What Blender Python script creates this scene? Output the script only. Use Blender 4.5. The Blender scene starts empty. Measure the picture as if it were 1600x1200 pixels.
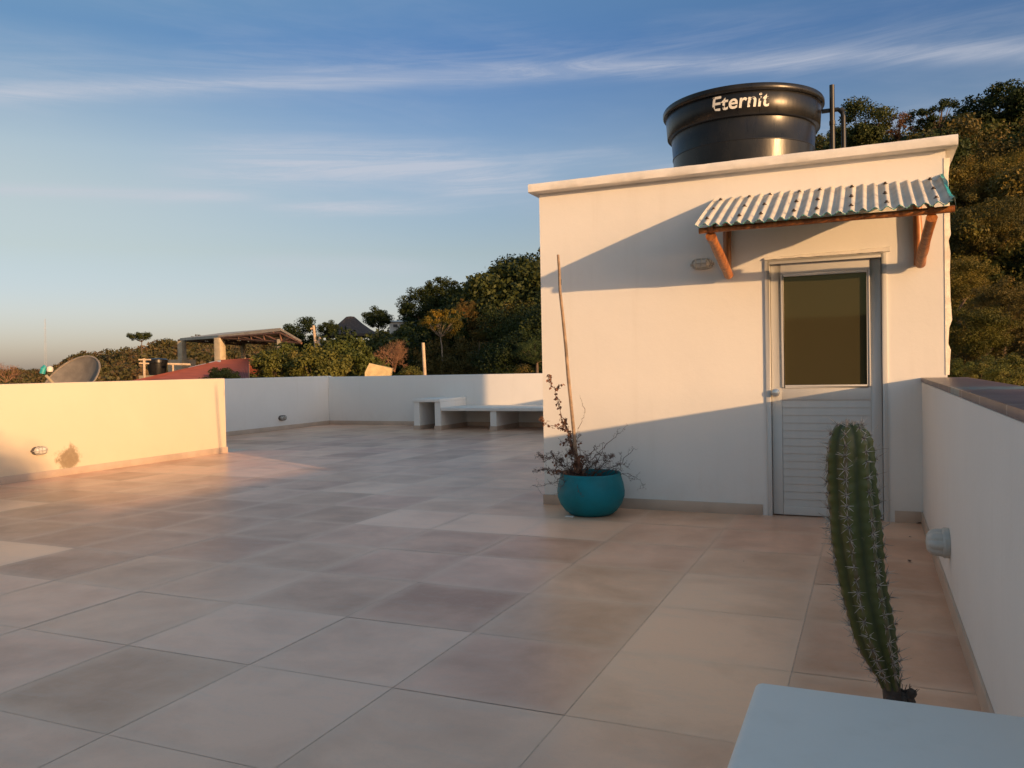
import bpy, bmesh, math, random
import numpy as np
from mathutils import Vector, Matrix
R = math.radians
sc = bpy.context.scene
col = sc.collection

# ------------------------------------------------------------------ camera
F_PX, YAW, PITCH, ROLL = 1281.0, 0.410978, -0.0193748, -0.0197586
CAM = Vector((0.9949, -2.6842, 1.2233))
def cam_axes():
    cy, sy, cp, sp, cr, sr = math.cos(YAW), math.sin(YAW), math.cos(PITCH), math.sin(PITCH), math.cos(ROLL), math.sin(ROLL)
    Fw = Vector((-sy*cp, cy*cp, sp)); Rr = Vector((cy, sy, 0)); U = Rr.cross(Fw)
    return cr*Rr + sr*U, -sr*Rr + cr*U, Fw
RT, UP, FW = cam_axes()
cd = bpy.data.cameras.new('camera'); cam = bpy.data.objects.new('camera', cd); col.objects.link(cam)
cd.sensor_width = 36; cd.lens = F_PX/1600*36; cd.clip_start = .05; cd.clip_end = 3000
m = Matrix((RT, UP, -FW)).transposed().to_4x4(); m.translation = CAM
cam.matrix_world = m
sc.camera = cam
sc.view_settings.view_transform = 'Standard'; sc.view_settings.look = 'None'
sc.view_settings.exposure = 0.66; sc.view_settings.gamma = 1

# ------------------------------------------------------------------ sun and sky
SUN = Vector((1, -.48, .164)).normalized()
SEL = math.asin(SUN.z); SAZ = math.atan2(SUN.x, SUN.y)        # azimuth clockwise from +Y
ld = bpy.data.lights.new('sun', 'SUN'); ld.energy = 3.6; ld.angle = R(.6); ld.color = (1, .575, .25)
sun = bpy.data.objects.new('sun', ld); col.objects.link(sun)
sun.rotation_euler = SUN.to_track_quat('Z', 'Y').to_euler(); sun.location = (6, -6, 12)

world = bpy.data.worlds.new('World'); sc.world = world; world.use_nodes = True
wn, wl = world.node_tree.nodes, world.node_tree.links
wn.clear()
class G:
    """tiny node-graph helper"""
    def __init__(s, nt): s.n, s.l = nt.nodes, nt.links
    def put(s, sock, v):
        if v is None: return
        if hasattr(v, 'is_linked') or isinstance(v, bpy.types.NodeSocket): s.l.new(v, sock)
        elif isinstance(v, (tuple, list)) and len(v) == 3 and sock.type == 'RGBA': sock.default_value = (*v, 1)
        else: sock.default_value = v
    def math(s, op, a, b=None, c=None, clamp=False):
        n = s.n.new('ShaderNodeMath'); n.operation = op; n.use_clamp = clamp
        s.put(n.inputs[0], a); s.put(n.inputs[1], b); s.put(n.inputs[2], c); return n.outputs[0]
    def mix(s, f, a, b, mode='MIX'):
        n = s.n.new('ShaderNodeMix'); n.data_type = 'RGBA'; n.blend_type = mode
        s.put(n.inputs[0], f); s.put(n.inputs[6], a); s.put(n.inputs[7], b); return n.outputs[2]
    def ramp(s, f, lo, hi, a=0., b=1.):
        n = s.n.new('ShaderNodeMapRange'); n.interpolation_type = 'SMOOTHSTEP'
        s.put(n.inputs[0], f); s.put(n.inputs[1], lo); s.put(n.inputs[2], hi); s.put(n.inputs[3], a); s.put(n.inputs[4], b); return n.outputs[0]
    def noise(s, vec, scale, detail=4, rough=.55, dist=0., out=0):
        n = s.n.new('ShaderNodeTexNoise'); s.put(n.inputs['Vector'], vec); s.put(n.inputs['Scale'], scale)
        n.inputs['Detail'].default_value = detail; n.inputs['Roughness'].default_value = rough; n.inputs['Distortion'].default_value = dist
        return n.outputs[out]
    def mapping(s, vec, scale=(1, 1, 1), rot=(0, 0, 0), loc=(0, 0, 0)):
        n = s.n.new('ShaderNodeMapping'); s.put(n.inputs[0], vec)
        n.inputs['Location'].default_value = loc; n.inputs['Rotation'].default_value = rot; n.inputs['Scale'].default_value = scale; return n.outputs[0]
    def comb(s, x, y, z):
        n = s.n.new('ShaderNodeCombineXYZ'); s.put(n.inputs[0], x); s.put(n.inputs[1], y); s.put(n.inputs[2], z); return n.outputs[0]
    def sep(s, v):
        n = s.n.new('ShaderNodeSeparateXYZ'); s.put(n.inputs[0], v); return n.outputs
    def coord(s, kind='Object'): return s.n.new('ShaderNodeTexCoord').outputs[kind]
g = G(world.node_tree)
sky = wn.new('ShaderNodeTexSky'); sky.sky_type = 'NISHITA'; sky.sun_disc = False
sky.sun_elevation = SEL; sky.sun_rotation = SAZ; sky.altitude = 50
sky.air_density = 1.0; sky.dust_density = 1.2; sky.ozone_density = 2.2
gen = g.coord('Generated'); sx, sy_, sz = g.sep(gen)
az = g.math('ARCTAN2', sx, sy_)                # radians clockwise from +Y
el = g.math('ARCSINE', sz)
def band(pts, w, soft=1.0):
    """gaussian streak along the parabola through three (azimuth, elevation) points, in degrees"""
    P = np.polyfit([R(p[0]) for p in pts], [R(p[1]) for p in pts], len(pts)-1)
    if len(P) == 2: P = [0., *P]
    line = g.math('MULTIPLY_ADD', g.math('MULTIPLY_ADD', az, float(P[0]), float(P[1])), az, float(P[2]))
    d = g.math('DIVIDE', g.math('SUBTRACT', el, line), R(w))
    wob = g.math('MULTIPLY', g.math('SUBTRACT', g.noise(g.comb(g.math('MULTIPLY', az, 5), g.math('MULTIPLY', el, 9), 3.3+pts[0][1]), 1.6, 3), .5), 2.4*soft)
    d = g.math('ADD', d, wob)
    return g.math('POWER', 2.718, g.math('MULTIPLY', g.math('MULTIPLY', d, d), -1))
def span(lo, hi, f=4):
    return g.math('MULTIPLY', g.ramp(az, R(lo), R(lo+f)), g.ramp(az, R(hi-f), R(hi), 1, 0))
CLOUDS = g
# fibrous texture, stretched along the azimuth and slightly tilted
fib_v = g.comb(g.math('MULTIPLY_ADD', az, 4.5, g.math('MULTIPLY', el, -14)), g.math('MULTIPLY_ADD', el, 52, g.math('MULTIPLY', az, -1.2)), 0.)
fib = g.noise(fib_v, 1.0, 10, .72, .9)
fibm = g.ramp(fib, .36, .68)
wisp = g.noise(g.comb(g.math('MULTIPLY', az, 3.2), g.math('MULTIPLY_ADD', el, 22, g.math('MULTIPLY', az, 2)), 7.), 1.0, 7, .6, .5)
wispm = g.ramp(wisp, .45, .75)
b1 = g.math('MULTIPLY', band([(-55, 16.4), (-23, 19.7), (8.6, 17.5)], .58, .35), g.math('MULTIPLY_ADD', fibm, .36, .38))
b1b = g.math('MULTIPLY', band([(-55, 17.4), (-23, 20.3), (8.6, 18.4)], 1.7), g.math('MULTIPLY_ADD', fibm, .20, .05))
b2 = g.math('MULTIPLY', g.math('MULTIPLY', band([(-46, 13.2), (-36, 13.9), (-22, 12.7)], 1.45, .45), span(-49, -18, 9)), g.math('MULTIPLY_ADD', fibm, .85, .34))
b3 = g.math('MULTIPLY', g.math('MULTIPLY', band([(-40, 10.9), (-23.3, 11.2)], .45, .5), span(-42, -24, 6)), g.math('MULTIPLY_ADD', fibm, .65, .32))
b4 = g.math('MULTIPLY', g.math('MULTIPLY', band([(-55, 11.1), (-42, 11.5)], .38, .5), span(-66, -38, 5)), g.math('MULTIPLY_ADD', fibm, .5, .28))
b5 = g.math('MULTIPLY', g.math('MULTIPLY', band([(-43, 7.4), (-30, 7.2)], .6, .6), span(-44, -27, 5)), .36)
b6 = g.math('MULTIPLY', g.math('MULTIPLY', band([(-24, 13.6), (5, 14.4)], 1.0), span(-27, 8, 6)), g.math('MULTIPLY_ADD', fibm, .4, .12))
tot = g.math('MULTIPLY', g.math('MULTIPLY', wispm, g.ramp(el, R(2), R(12))), .10)
for b in (b1, b1b, b2, b3, b4, b5, b6): tot = g.math('ADD', tot, b)
tot = g.math('MULTIPLY', g.math('MINIMUM', tot, 1.0), .66)
bg = wn.new('ShaderNodeBackground'); SKYSTR = .15; bg.inputs[1].default_value = SKYSTR
cr = wn.new('ShaderNodeValToRGB'); wl.new(g.math('DIVIDE', el, R(60)), cr.inputs[0]); ER = cr.color_ramp
while len(ER.elements) > 1: ER.elements.remove(ER.elements[0])
TINT = [(0, (.68, .61, .86)), (4, (.78, .64, .74)), (8, (.79, .63, .60)), (14, (.78, .68, .69)), (21, (.39, .51, .69)), (32, (.90, .90, .84)), (60, (1.0, .88, .72))]
ER.elements[0].position = 0; ER.elements[0].color = (*TINT[0][1], 1)
for e_, c_ in TINT[1:]: q = ER.elements.new(min(1, e_/60)); q.color = (*c_, 1)
skyc = g.mix(1.0, sky.outputs[0], cr.outputs[0], 'MULTIPLY')
dotn = wn.new('ShaderNodeVectorMath'); dotn.operation = 'DOT_PRODUCT'; wl.new(gen, dotn.inputs[0]); dotn.inputs[1].default_value = tuple(Vector((SUN.x, SUN.y, 0)).normalized())
skyc = g.mix(g.ramp(dotn.outputs['Value'], -.25, .75), skyc, g.mix(1.0, skyc, (1.45, 1.35, 1.18), 'MULTIPLY'))
skyc = g.mix(g.math('MULTIPLY', g.ramp(az, R(-58), R(-22), 1, 0), g.ramp(el, R(5), R(13))), skyc, g.mix(1.0, skyc, (1.32, 1.10, .88), 'MULTIPLY'))
skyc = g.mix(g.ramp(el, R(32), R(62)), skyc, g.mix(1.0, skyc, (1.68, 1.52, 1.47), 'MULTIPLY'))
cl = g.mix(tot, skyc, (2.5, 2.55, 2.85))
wl.new(cl, bg.inputs[0])
wo = wn.new('ShaderNodeOutputWorld'); wl.new(bg.outputs[0], wo.inputs[0])

# ------------------------------------------------------------------ helpers
def dirpx(x, y): return FW + (x-800)/F_PX*RT - (y-600)/F_PX*UP
def at(x, y, dist):
    """world point seen at photo pixel x,y at a horizontal distance of dist metres"""
    d = dirpx(x, y); return CAM + d*(dist/math.hypot(d.x, d.y))
def azpx(x): d = dirpx(x, 575); return math.atan2(d.x, d.y)
def tag(o, label=None, cat=None, group=None, kind=None):
    if label: o['label'] = label
    if cat: o['category'] = cat
    if group: o['group'] = group
    if kind: o['kind'] = kind
    return o
def empty(name, loc=(0, 0, 0), rz=0.):
    o = bpy.data.objects.new(name, None); col.objects.link(o); o.location = loc; o.rotation_euler[2] = rz
    o.empty_display_size = .2; return o
class MB:
    def __init__(s): s.v, s.f, s.mi = [], [], []
    def add(s, vs, fs, mi=0):
        b = len(s.v); s.v += [tuple(v) for v in vs]; s.f += [tuple(b+i for i in f) for f in fs]; s.mi += [mi]*len(fs); return s
    def box(s, x0, x1, y0, y1, z0, z1, mi=0):
        v = [(x, y, z) for z in (z0, z1) for y in (y0, y1) for x in (x0, x1)]
        return s.add(v, [(0, 2, 3, 1), (4, 5, 7, 6), (0, 1, 5, 4), (2, 6, 7, 3), (0, 4, 6, 2), (1, 3, 7, 5)], mi)
    def tube(s, pts, rad, n=8, caps=True, mi=0, wob=0., rnd=None):
        pts = [Vector(p) for p in pts]; k = len(pts); rad = rad if hasattr(rad, '__len__') else [rad]*k
        ring = []; b = len(s.v); prev = None
        for i, p in enumerate(pts):
            t = (pts[min(i+1, k-1)] - pts[max(i-1, 0)]).normalized()
            a = prev - t*prev.dot(t) if prev is not None else t.cross(Vector((0, 0, 1)) if abs(t.z) < .9 else Vector((1, 0, 0)))
            if a.length < 1e-5: a = t.orthogonal()
            a.normalize(); prev = a; c = t.cross(a)
            for j in range(n):
                w = 2*math.pi*j/n; r = rad[i]*(1 + (rnd.uniform(-wob, wob) if rnd else 0))
                s.v.append(tuple(p + (a*math.cos(w) + c*math.sin(w))*r))
        for i in range(k-1):
            for j in range(n):
                s.f.append((b+i*n+j, b+i*n+(j+1) % n, b+(i+1)*n+(j+1) % n, b+(i+1)*n+j)); s.mi.append(mi)
        if caps:
            s.f.append(tuple(b+j for j in range(n))[::-1]); s.f.append(tuple(b+(k-1)*n+j for j in range(n))); s.mi += [mi, mi]
        return s
    def lathe(s, prof, n=48, cx=0, cy=0, mi=0, capb=False, capt=False):
        b = len(s.v); k = len(prof)
        for r, z in prof:
            for j in range(n):
                w = 2*math.pi*j/n; s.v.append((cx+r*math.cos(w), cy+r*math.sin(w), z))
        for i in range(k-1):
            for j in range(n): s.f.append((b+i*n+j, b+i*n+(j+1) % n, b+(i+1)*n+(j+1) % n, b+(i+1)*n+j)); s.mi.append(mi)
        if capb: s.f.append(tuple(b+j for j in range(n))[::-1]); s.mi.append(mi)
        if capt: s.f.append(tuple(b+(k-1)*n+j for j in range(n))); s.mi.append(mi)
        return s
    def build(s, name, mat, parent=None, smooth=False, bevel=0., loc=None, seg=2):
        me = bpy.data.meshes.new(name); me.from_pydata(s.v, [], s.f); me.update()
        for mm in (mat if isinstance(mat, (list, tuple)) else [mat]): me.materials.append(mm)
        if any(s.mi): me.polygons.foreach_set('material_index', s.mi)
        if smooth: me.polygons.foreach_set('use_smooth', [True]*len(me.polygons))
        o = bpy.data.objects.new(name, me); col.objects.link(o)
        if parent: o.parent = parent
        if loc: o.location = loc
        if bevel:
            bm = bmesh.new(); bm.from_mesh(me); bmesh.ops.remove_doubles(bm, verts=bm.verts, dist=1e-5)
            ed = [e for e in bm.edges if len(e.link_faces) == 2 and e.calc_face_angle(0) > .6]
            bmesh.ops.bevel(bm, geom=ed, offset=bevel, segments=seg, affect='EDGES', profile=.5); bm.to_mesh(me); bm.free()
            me.polygons.foreach_set('use_smooth', [True]*len(me.polygons))
            me.set_sharp_from_angle(angle=R(40))
        elif smooth: me.set_sharp_from_angle(angle=R(45))
        return o
def copy_tree(o, parent=None):
    c = o.copy(); col.objects.link(c); c.parent = parent
    for ch in list(o.children): copy_tree(ch, c)
    return c

# ------------------------------------------------------------------ materials
def newmat(name):
    m = bpy.data.materials.new(name); m.use_nodes = True; nt = m.node_tree; nt.nodes.clear()
    g = G(nt); b = nt.nodes.new('ShaderNodeBsdfPrincipled'); o = nt.nodes.new('ShaderNodeOutputMaterial'); nt.links.new(b.outputs[0], o.inputs[0])
    return m, g, b, o
def bump(g, b, h, strength=.2, dist=.01):
    n = g.n.new('ShaderNodeBump'); n.inputs['Strength'].default_value = strength; n.inputs['Distance'].default_value = dist
    g.put(n.inputs['Height'], h); g.l.new(n.outputs[0], b.inputs['Normal'])
def simple(name, c, rough=.6, metal=0., var=.15, scale=8., bmp=0., spec=.5, coat=0., bscale=60, c2=None):
    m, g, b, o = newmat(name); v = g.coord('Object'); n = g.noise(v, scale, 5, .6)
    lo = tuple(x*(1-var) for x in c); hi = c2 or tuple(min(1, x*(1+var)) for x in c)
    g.put(b.inputs['Base Color'], g.mix(g.ramp(n, .3, .7), lo, hi)); b.inputs['Roughness'].default_value = rough
    b.inputs['Metallic'].default_value = metal; b.inputs['Specular IOR Level'].default_value = spec; b.inputs['Coat Weight'].default_value = coat
    g.put(b.inputs['Roughness'], g.math('MULTIPLY_ADD', n, .25*rough, rough*.87))
    if bmp: bump(g, b, g.noise(v, bscale, 4, .6), bmp, .004)
    return m
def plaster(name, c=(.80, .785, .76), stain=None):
    m, g, b, o = newmat(name); v = g.coord('Object'); z = g.sep(v)[2]
    n1 = g.noise(v, .9, 5, .6, .3); n2 = g.noise(v, 5, 6, .65); streak = g.noise(g.mapping(v, (9, 9, .7)), 1., 5, .6)
    c1 = g.mix(g.ramp(n1, .3, .75), tuple(x*.955 for x in c), c)
    c2 = g.mix(g.math('MULTIPLY', g.ramp(streak, .52, .8), .17), c1, (.60, .56, .50))
    c3 = g.mix(g.math('MULTIPLY', g.ramp(n2, .60, .78), .16), c2, (.66, .63, .58))
    # splashed dust near the floor
    low = g.math('MULTIPLY', g.ramp(z, .08, .42, 1, 0), g.ramp(g.noise(v, 3.2, 5, .7), .40, .72))
    c4 = g.mix(g.math('MULTIPLY', low, .16), c3, (.50, .42, .34))
    if stain:
        (px, py, pz, rx, rz) = stain; X, Y, Z = g.sep(v)
        dy = g.math('DIVIDE', g.math('SUBTRACT', Y, py), rx); dz = g.math('DIVIDE', g.math('SUBTRACT', Z, pz), rz)
        d = g.math('SQRT', g.math('ADD', g.math('MULTIPLY', dy, dy), g.math('MULTIPLY', dz, dz)))
        d = g.math('ADD', d, g.math('MULTIPLY', g.math('SUBTRACT', g.noise(v, 7, 6, .75), .5), 2.6))
        msk = g.math('MULTIPLY', g.ramp(d, .55, 1.15, 1, 0), g.math('MULTIPLY_ADD', g.noise(v, 14, 5, .7), .6, .55), clamp=True)
        c4 = g.mix(g.math('MINIMUM', msk, .85), c4, (.21, .15, .085))
    g.put(b.inputs['Base Color'], c4); b.inputs['Roughness'].default_value = .72; b.inputs['Specular IOR Level'].default_value = .35
    h = g.math('ADD', g.math('MULTIPLY', g.noise(v, 1.9, 3), 6.), g.math('ADD', g.noise(v, 45, 5, .65), g.math('MULTIPLY', g.noise(v, 9, 4), 1.2)))
    bump(g, b, h, .22, .004)
    return m
M = {}
M['plaster'] = plaster('plaster')
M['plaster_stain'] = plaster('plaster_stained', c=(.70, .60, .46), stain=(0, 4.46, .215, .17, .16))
M['slab'] = simple('roof_slab_paint', (.76, .73, .69), .75, var=.09, scale=6, bmp=.35, bscale=26)
M['mortar'] = simple('rough_mortar', (.62, .57, .5), .9, var=.2, scale=12, bmp=.6, bscale=30)
M['skirt'] = simple('skirting_tile', (.50, .39, .31), .38, var=.12, scale=3)
M['grout'] = simple('grout', (.80, .66, .55), .8, var=.2, scale=30)

T = .702                     # floor tile module
def floor_mat():
    m, g, b, o = newmat('floor_tiles'); v = g.coord('Object')
    a = g.n.new('ShaderNodeVertexColor'); a.layer_name = 'tile'
    r_, g_, b_ = g.sep(a.outputs[0])      # x: darkness, y: tint, z: seed
    off = g.comb(g.math('MULTIPLY', b_, 37.), g.math('MULTIPLY', r_, 21.), b_)
    vv = g.n.new('ShaderNodeVectorMath'); g.l.new(v, vv.inputs[0]); g.l.new(off, vv.inputs[1]); vv = vv.outputs[0]
    cloud = g.noise(vv, 1.9, 6, .6, .3); fine = g.noise(v, 26, 7, .72); vein = g.noise(g.mapping(vv, (2, 5, 2)), 2.2, 6, .65, .6)
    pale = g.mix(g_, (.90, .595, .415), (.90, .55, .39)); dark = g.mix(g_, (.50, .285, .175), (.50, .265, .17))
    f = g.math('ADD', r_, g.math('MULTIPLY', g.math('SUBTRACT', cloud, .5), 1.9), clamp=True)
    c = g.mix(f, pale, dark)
    c = g.mix(g.math('MULTIPLY', g.ramp(vein, .45, .75), .22), c, (.60, .50, .42))
    c = g.mix(g.math('MULTIPLY', g.ramp(fine, .52, .78), .16), c, (.60, .53, .47))
    X_, Y_, _z = g.sep(v)
    def edge(q):
        f_ = g.math('FRACT', g.math('DIVIDE', q, T)); return g.math('MINIMUM', f_, g.math('SUBTRACT', 1.0, f_))
    ed = g.math('MINIMUM', edge(X_), edge(Y_)); ed = g.math('ADD', ed, g.math('MULTIPLY', g.math('SUBTRACT', g.noise(v, 5, 5, .7), .5), .12))
    c = g.mix(g.math('MULTIPLY', g.ramp(ed, .0, .13, 1, 0), .42), c, (.78, .56, .42))
    c = g.mix(g.math('MULTIPLY', g.ramp(g.noise(v, 75, 4, .8), .5, .75), .13), c, (.36, .25, .19))
    dust = g.ramp(g.noise(g.mapping(v, (1, 1, 1)), .55, 5, .6), .45, .75)
    speck = g.ramp(g.noise(g.mapping(v, (1, 1.6, 1)), 24, 8, .85), .53, .70)
    c = g.mix(g.math('MULTIPLY', speck, g.math('MULTIPLY_ADD', r_, .50, .05)), c, (.62, .54, .46))
    c = g.mix(g.math('MULTIPLY', dust, .10), c, (.55, .50, .46))
    g.put(b.inputs['Base Color'], c)
    rg = g.math('ADD', g.math('MULTIPLY_ADD', cloud, .06, .265), g.math('MULTIPLY', r_, .09))
    g.put(b.inputs['Roughness'], g.math('ADD', rg, g.math('MULTIPLY', dust, .06)))
    b.inputs['Specular IOR Level'].default_value = .30
    bump(g, b, g.noise(v, 3.0, 3), .06, .004)
    return m
M['floor'] = floor_mat()
def alu():
    m, g, b, o = newmat('door_paint'); v = g.coord('Object'); n = g.noise(g.mapping(v, (14, 14, 1.2)), 1, 5)
    g.put(b.inputs['Base Color'], g.mix(n, (.52, .515, .50), (.60, .595, .58))); b.inputs['Roughness'].default_value = .33; b.inputs['Specular IOR Level'].default_value = .55
    return m
M['door'] = alu()
def glass():
    m, g, b, o = newmat('tinted_glass'); v = g.coord('Object')
    b.inputs['Base Color'].default_value = (.056, .049, .026, 1); b.inputs['Roughness'].default_value = .03
    b.inputs['Specular IOR Level'].default_value = .45; b.inputs['IOR'].default_value = 1.45
    b.inputs['Specular Tint'].default_value = (.75, .85, .45, 1)
    bump(g, b, g.noise(v, 2.2, 2), .05, .01)
    return m
M['glass'] = glass()
M['steel'] = simple('satin_steel', (.72, .70, .67), .28, 1., var=.05)
M['wood'] = None
def wood():
    m, g, b, o = newmat('varnished_wood'); v = g.coord('Object')
    n = g.noise(g.mapping(v, (34, 34, 5)), 1, 6, .6, .6); k = g.noise(v, 9, 3, .5)
    c = g.mix(g.ramp(n, .3, .7), (.20, .062, .018), (.45, .17, .05)); c = g.mix(g.math('MULTIPLY', g.ramp(k, .6, .75), .7), c, (.10, .035, .012))
    g.put(b.inputs['Base Color'], c); b.inputs['Roughness'].default_value = .42; bump(g, b, n, .5, .004); return m
M['wood'] = wood()
M['sheet'] = simple('fibre_sheet', (.54, .51, .46), .8, var=.14, scale=7, bmp=.25, bscale=40)
M['teal'] = simple('teal_paint', (.02, .17, .15), .6, var=.35, scale=10)
M['scrap'] = simple('turquoise_plastic', (.03, .33, .33), .45, var=.25, scale=20)
M['screw'] = simple('rusty_screw', (.06, .04, .03), .6, .4)
def tankmat():
    m, g, b, o = newmat('black_polyethylene'); v = g.coord('Object')
    n = g.noise(v, 3, 5, .6); st = g.noise(g.mapping(v, (16, 16, 1.6)), 1, 6, .7, .3)
    c = g.mix(g.ramp(n, .35, .7), (.007, .007, .008), (.017, .016, .015)); c = g.mix(g.math('MULTIPLY', g.ramp(st, .58, .8), .16), c, (.13, .11, .09))
    g.put(b.inputs['Base Color'], c); g.put(b.inputs['Roughness'], g.math('MULTIPLY_ADD', st, .26, .17))
    b.inputs['Specular IOR Level'].default_value = .40
    bump(g, b, g.math('ADD', g.noise(g.mapping(v, (5, 5, 2)), 1, 4), g.math('MULTIPLY', st, .3)), .22, .01); return m
M['tank'] = tankmat()
def worn():
    m, g, b, o = newmat('worn_white_paint'); v = g.coord('Object'); b.inputs['Base Color'].default_value = (.72, .70, .64, 1); b.inputs['Roughness'].default_value = .7
    t = g.n.new('ShaderNodeBsdfTransparent'); mx = g.n.new('ShaderNodeMixShader')
    X = g.sep(v)[0]
    thr = g.ramp(X, -.26, .02, .52, .44)
    n = g.math('ADD', g.math('MULTIPLY', g.noise(v, 30, 5, .7), .6), g.math('MULTIPLY', g.noise(v, 11, 3, .5), .4))
    k = g.math('GREATER_THAN', n, thr)
    g.l.new(k, mx.inputs[0]); g.l.new(t.outputs[0], mx.inputs[1]); g.l.new(b.outputs[0], mx.inputs[2]); g.l.new(mx.outputs[0], o.inputs[0]); return m
M['worn'] = worn()
M['pipe'] = simple('black_pipe', (.02, .02, .02), .4, var=.3)
M['pot'] = simple('turquoise_glaze', (.002, .165, .215), .5, var=.16, scale=5, bmp=.12, bscale=20, spec=.28)
M['soil'] = simple('soil', (.05, .035, .025), .95, var=.4, scale=30, bmp=.8, bscale=40)
M['deadwood'] = simple('dead_branch', (.085, .045, .032), .8, var=.4, scale=25)
M['deadleaf'] = simple('dead_leaf', (.16, .075, .045), .75, var=.45, scale=20)
M['stake'] = simple('weathered_pole', (.27, .19, .13), .8, var=.3, scale=14, bmp=.5, bscale=60)
def cactus():
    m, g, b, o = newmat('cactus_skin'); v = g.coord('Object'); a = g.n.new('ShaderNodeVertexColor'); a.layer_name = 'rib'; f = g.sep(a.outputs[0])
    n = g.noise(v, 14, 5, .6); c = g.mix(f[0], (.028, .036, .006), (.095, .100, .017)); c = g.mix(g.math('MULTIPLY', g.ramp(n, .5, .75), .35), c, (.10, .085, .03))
    sc_ = g.math('MULTIPLY', g.ramp(g.math('ADD', f[1], g.math('MULTIPLY', n, .5)), .62, .85), .85)
    c = g.mix(sc_, c, (.16, .105, .055)); c = g.mix(g.math('MULTIPLY', g.ramp(g.noise(v, 22, 6, .7), .60, .70), .7), c, (.22, .17, .10)); g.put(b.inputs['Base Color'], c); b.inputs['Roughness'].default_value = .5; bump(g, b, n, .25, .004); return m
M['cactus'] = cactus()
M['spine'] = simple('spine', (.44, .37, .32), .5, var=.5, scale=60)
M['areole'] = simple('areole_wool', (.13, .09, .08), .9, var=.3, scale=60)
M['corky'] = simple('corky_stem', (.075, .055, .045), .95, var=.5, scale=22, bmp=.9, bscale=45)
M['lampcage'] = simple('lamp_cage', (.50, .47, .42), .5, .2, var=.2, scale=20)
M['lampdark'] = simple('dark_lamp_body', (.10, .085, .075), .55, .1, var=.3, scale=20)
M['lampglass'] = simple('frosted_glass', (.62, .60, .55), .25, 0, var=.08, scale=20)
M['lampwhite'] = simple('white_lamp_body', (.46, .48, .47), .4, 0, var=.07, scale=20)
def coping():
    m, g, b, o = newmat('dark_glazed_tile'); v = g.coord('Object'); X, Y, Z = g.sep(v)
    n = g.noise(v, 6, 5, .6); row = g.math('FRACT', g.math('DIVIDE', Y, .62)); gr = g.math('LESS_THAN', row, .03)
    bandm = g.math('MULTIPLY', g.math('GREATER_THAN', Y, 1.35), g.math('LESS_THAN', Y, 1.75))
    c = g.mix(g.ramp(n, .3, .7), (.085, .05, .055), (.16, .10, .10)); mos = g.noise(g.mapping(v, (14, 60, 1)), 1, 3, .6)
    c = g.mix(bandm, c, g.mix(g.ramp(mos, .45, .6), (.05, .09, .11), (.30, .38, .38))); c = g.mix(gr, c, (.30, .26, .25))
    g.put(b.inputs['Base Color'], c); b.inputs['Roughness'].default_value = .35; bump(g, b, n, .15, .003); return m
M['coping'] = coping()
def foliage(name, dk, lt, dry=None, trans=.25, wild=.35):
    m, g, b, o = newmat(name); v = g.coord('Object'); oi = g.n.new('ShaderNodeObjectInfo').outputs['Random']
    geo = g.n.new('ShaderNodeNewGeometry'); ri = geo.outputs['Random Per Island']
    n = g.noise(v, .75, 3, .6)
    c = g.mix(g.math('ADD', g.math('MULTIPLY', ri, .55), g.math('MULTIPLY', g.ramp(n, .35, .65), .45)), dk, lt)
    if dry: c = g.mix(g.math('MULTIPLY', g.ramp(g.noise(v, .45, 3, .6), .48, .62), .9), c, dry)
    hs = g.n.new('ShaderNodeHueSaturation'); g.put(hs.inputs['Color'], c)
    g.put(hs.inputs['Value'], g.math('MULTIPLY_ADD', oi, wild*2, 1-wild)); g.put(hs.inputs['Hue'], g.math('MULTIPLY_ADD', oi, -.05, .52))
    c = hs.outputs[0]; g.put(b.inputs['Base Color'], c); b.inputs['Roughness'].default_value = .6; b.inputs['Specular IOR Level'].default_value = .25
    t = g.n.new('ShaderNodeBsdfTranslucent'); g.put(t.inputs['Color'], c); mx = g.n.new('ShaderNodeMixShader'); mx.inputs[0].default_value = trans
    g.l.new(b.outputs[0], mx.inputs[1]); g.l.new(t.outputs[0], mx.inputs[2]); g.l.new(mx.outputs[0], o.inputs[0]); return m
M['fol_dark'] = foliage('foliage_dark', (.020, .032, .010), (.055, .075, .018))
M['fol_mid'] = foliage('foliage_mid', (.035, .050, .012), (.095, .105, .022))
M['fol_lit'] = foliage('foliage_olive', (.060, .062, .012), (.22, .175, .030), dry=(.24, .155, .035))
M['fol_dry'] = foliage('foliage_dry', (.055, .052, .014), (.145, .120, .028), dry=(.22, .15, .036))
M['fol_yellow'] = foliage('foliage_yellow', (.060, .060, .012), (.20, .15, .02), dry=(.32, .19, .02))
M['fol_brown'] = foliage('foliage_brown', (.12, .055, .025), (.25, .12, .05))
M['fol_fine'] = foliage('foliage_fine', (.04, .065, .022), (.10, .135, .045))
M['fol_near'] = foliage('foliage_near', (.045, .060, .012), (.15, .16, .035), dry=(.16, .14, .03), wild=.15)
M['scrub'] = foliage('scrub', (.055, .058, .020), (.13, .12, .040), dry=(.17, .115, .05), wild=.05)
M['bark'] = simple('bark', (.12, .085, .06), .9, var=.3, scale=9)
M['barkpale'] = simple('pale_bark', (.30, .23, .17), .9, var=.25, scale=9)
M['twig'] = simple('dry_twig', (.28, .145, .08), .85, var=.3, scale=6)
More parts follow.
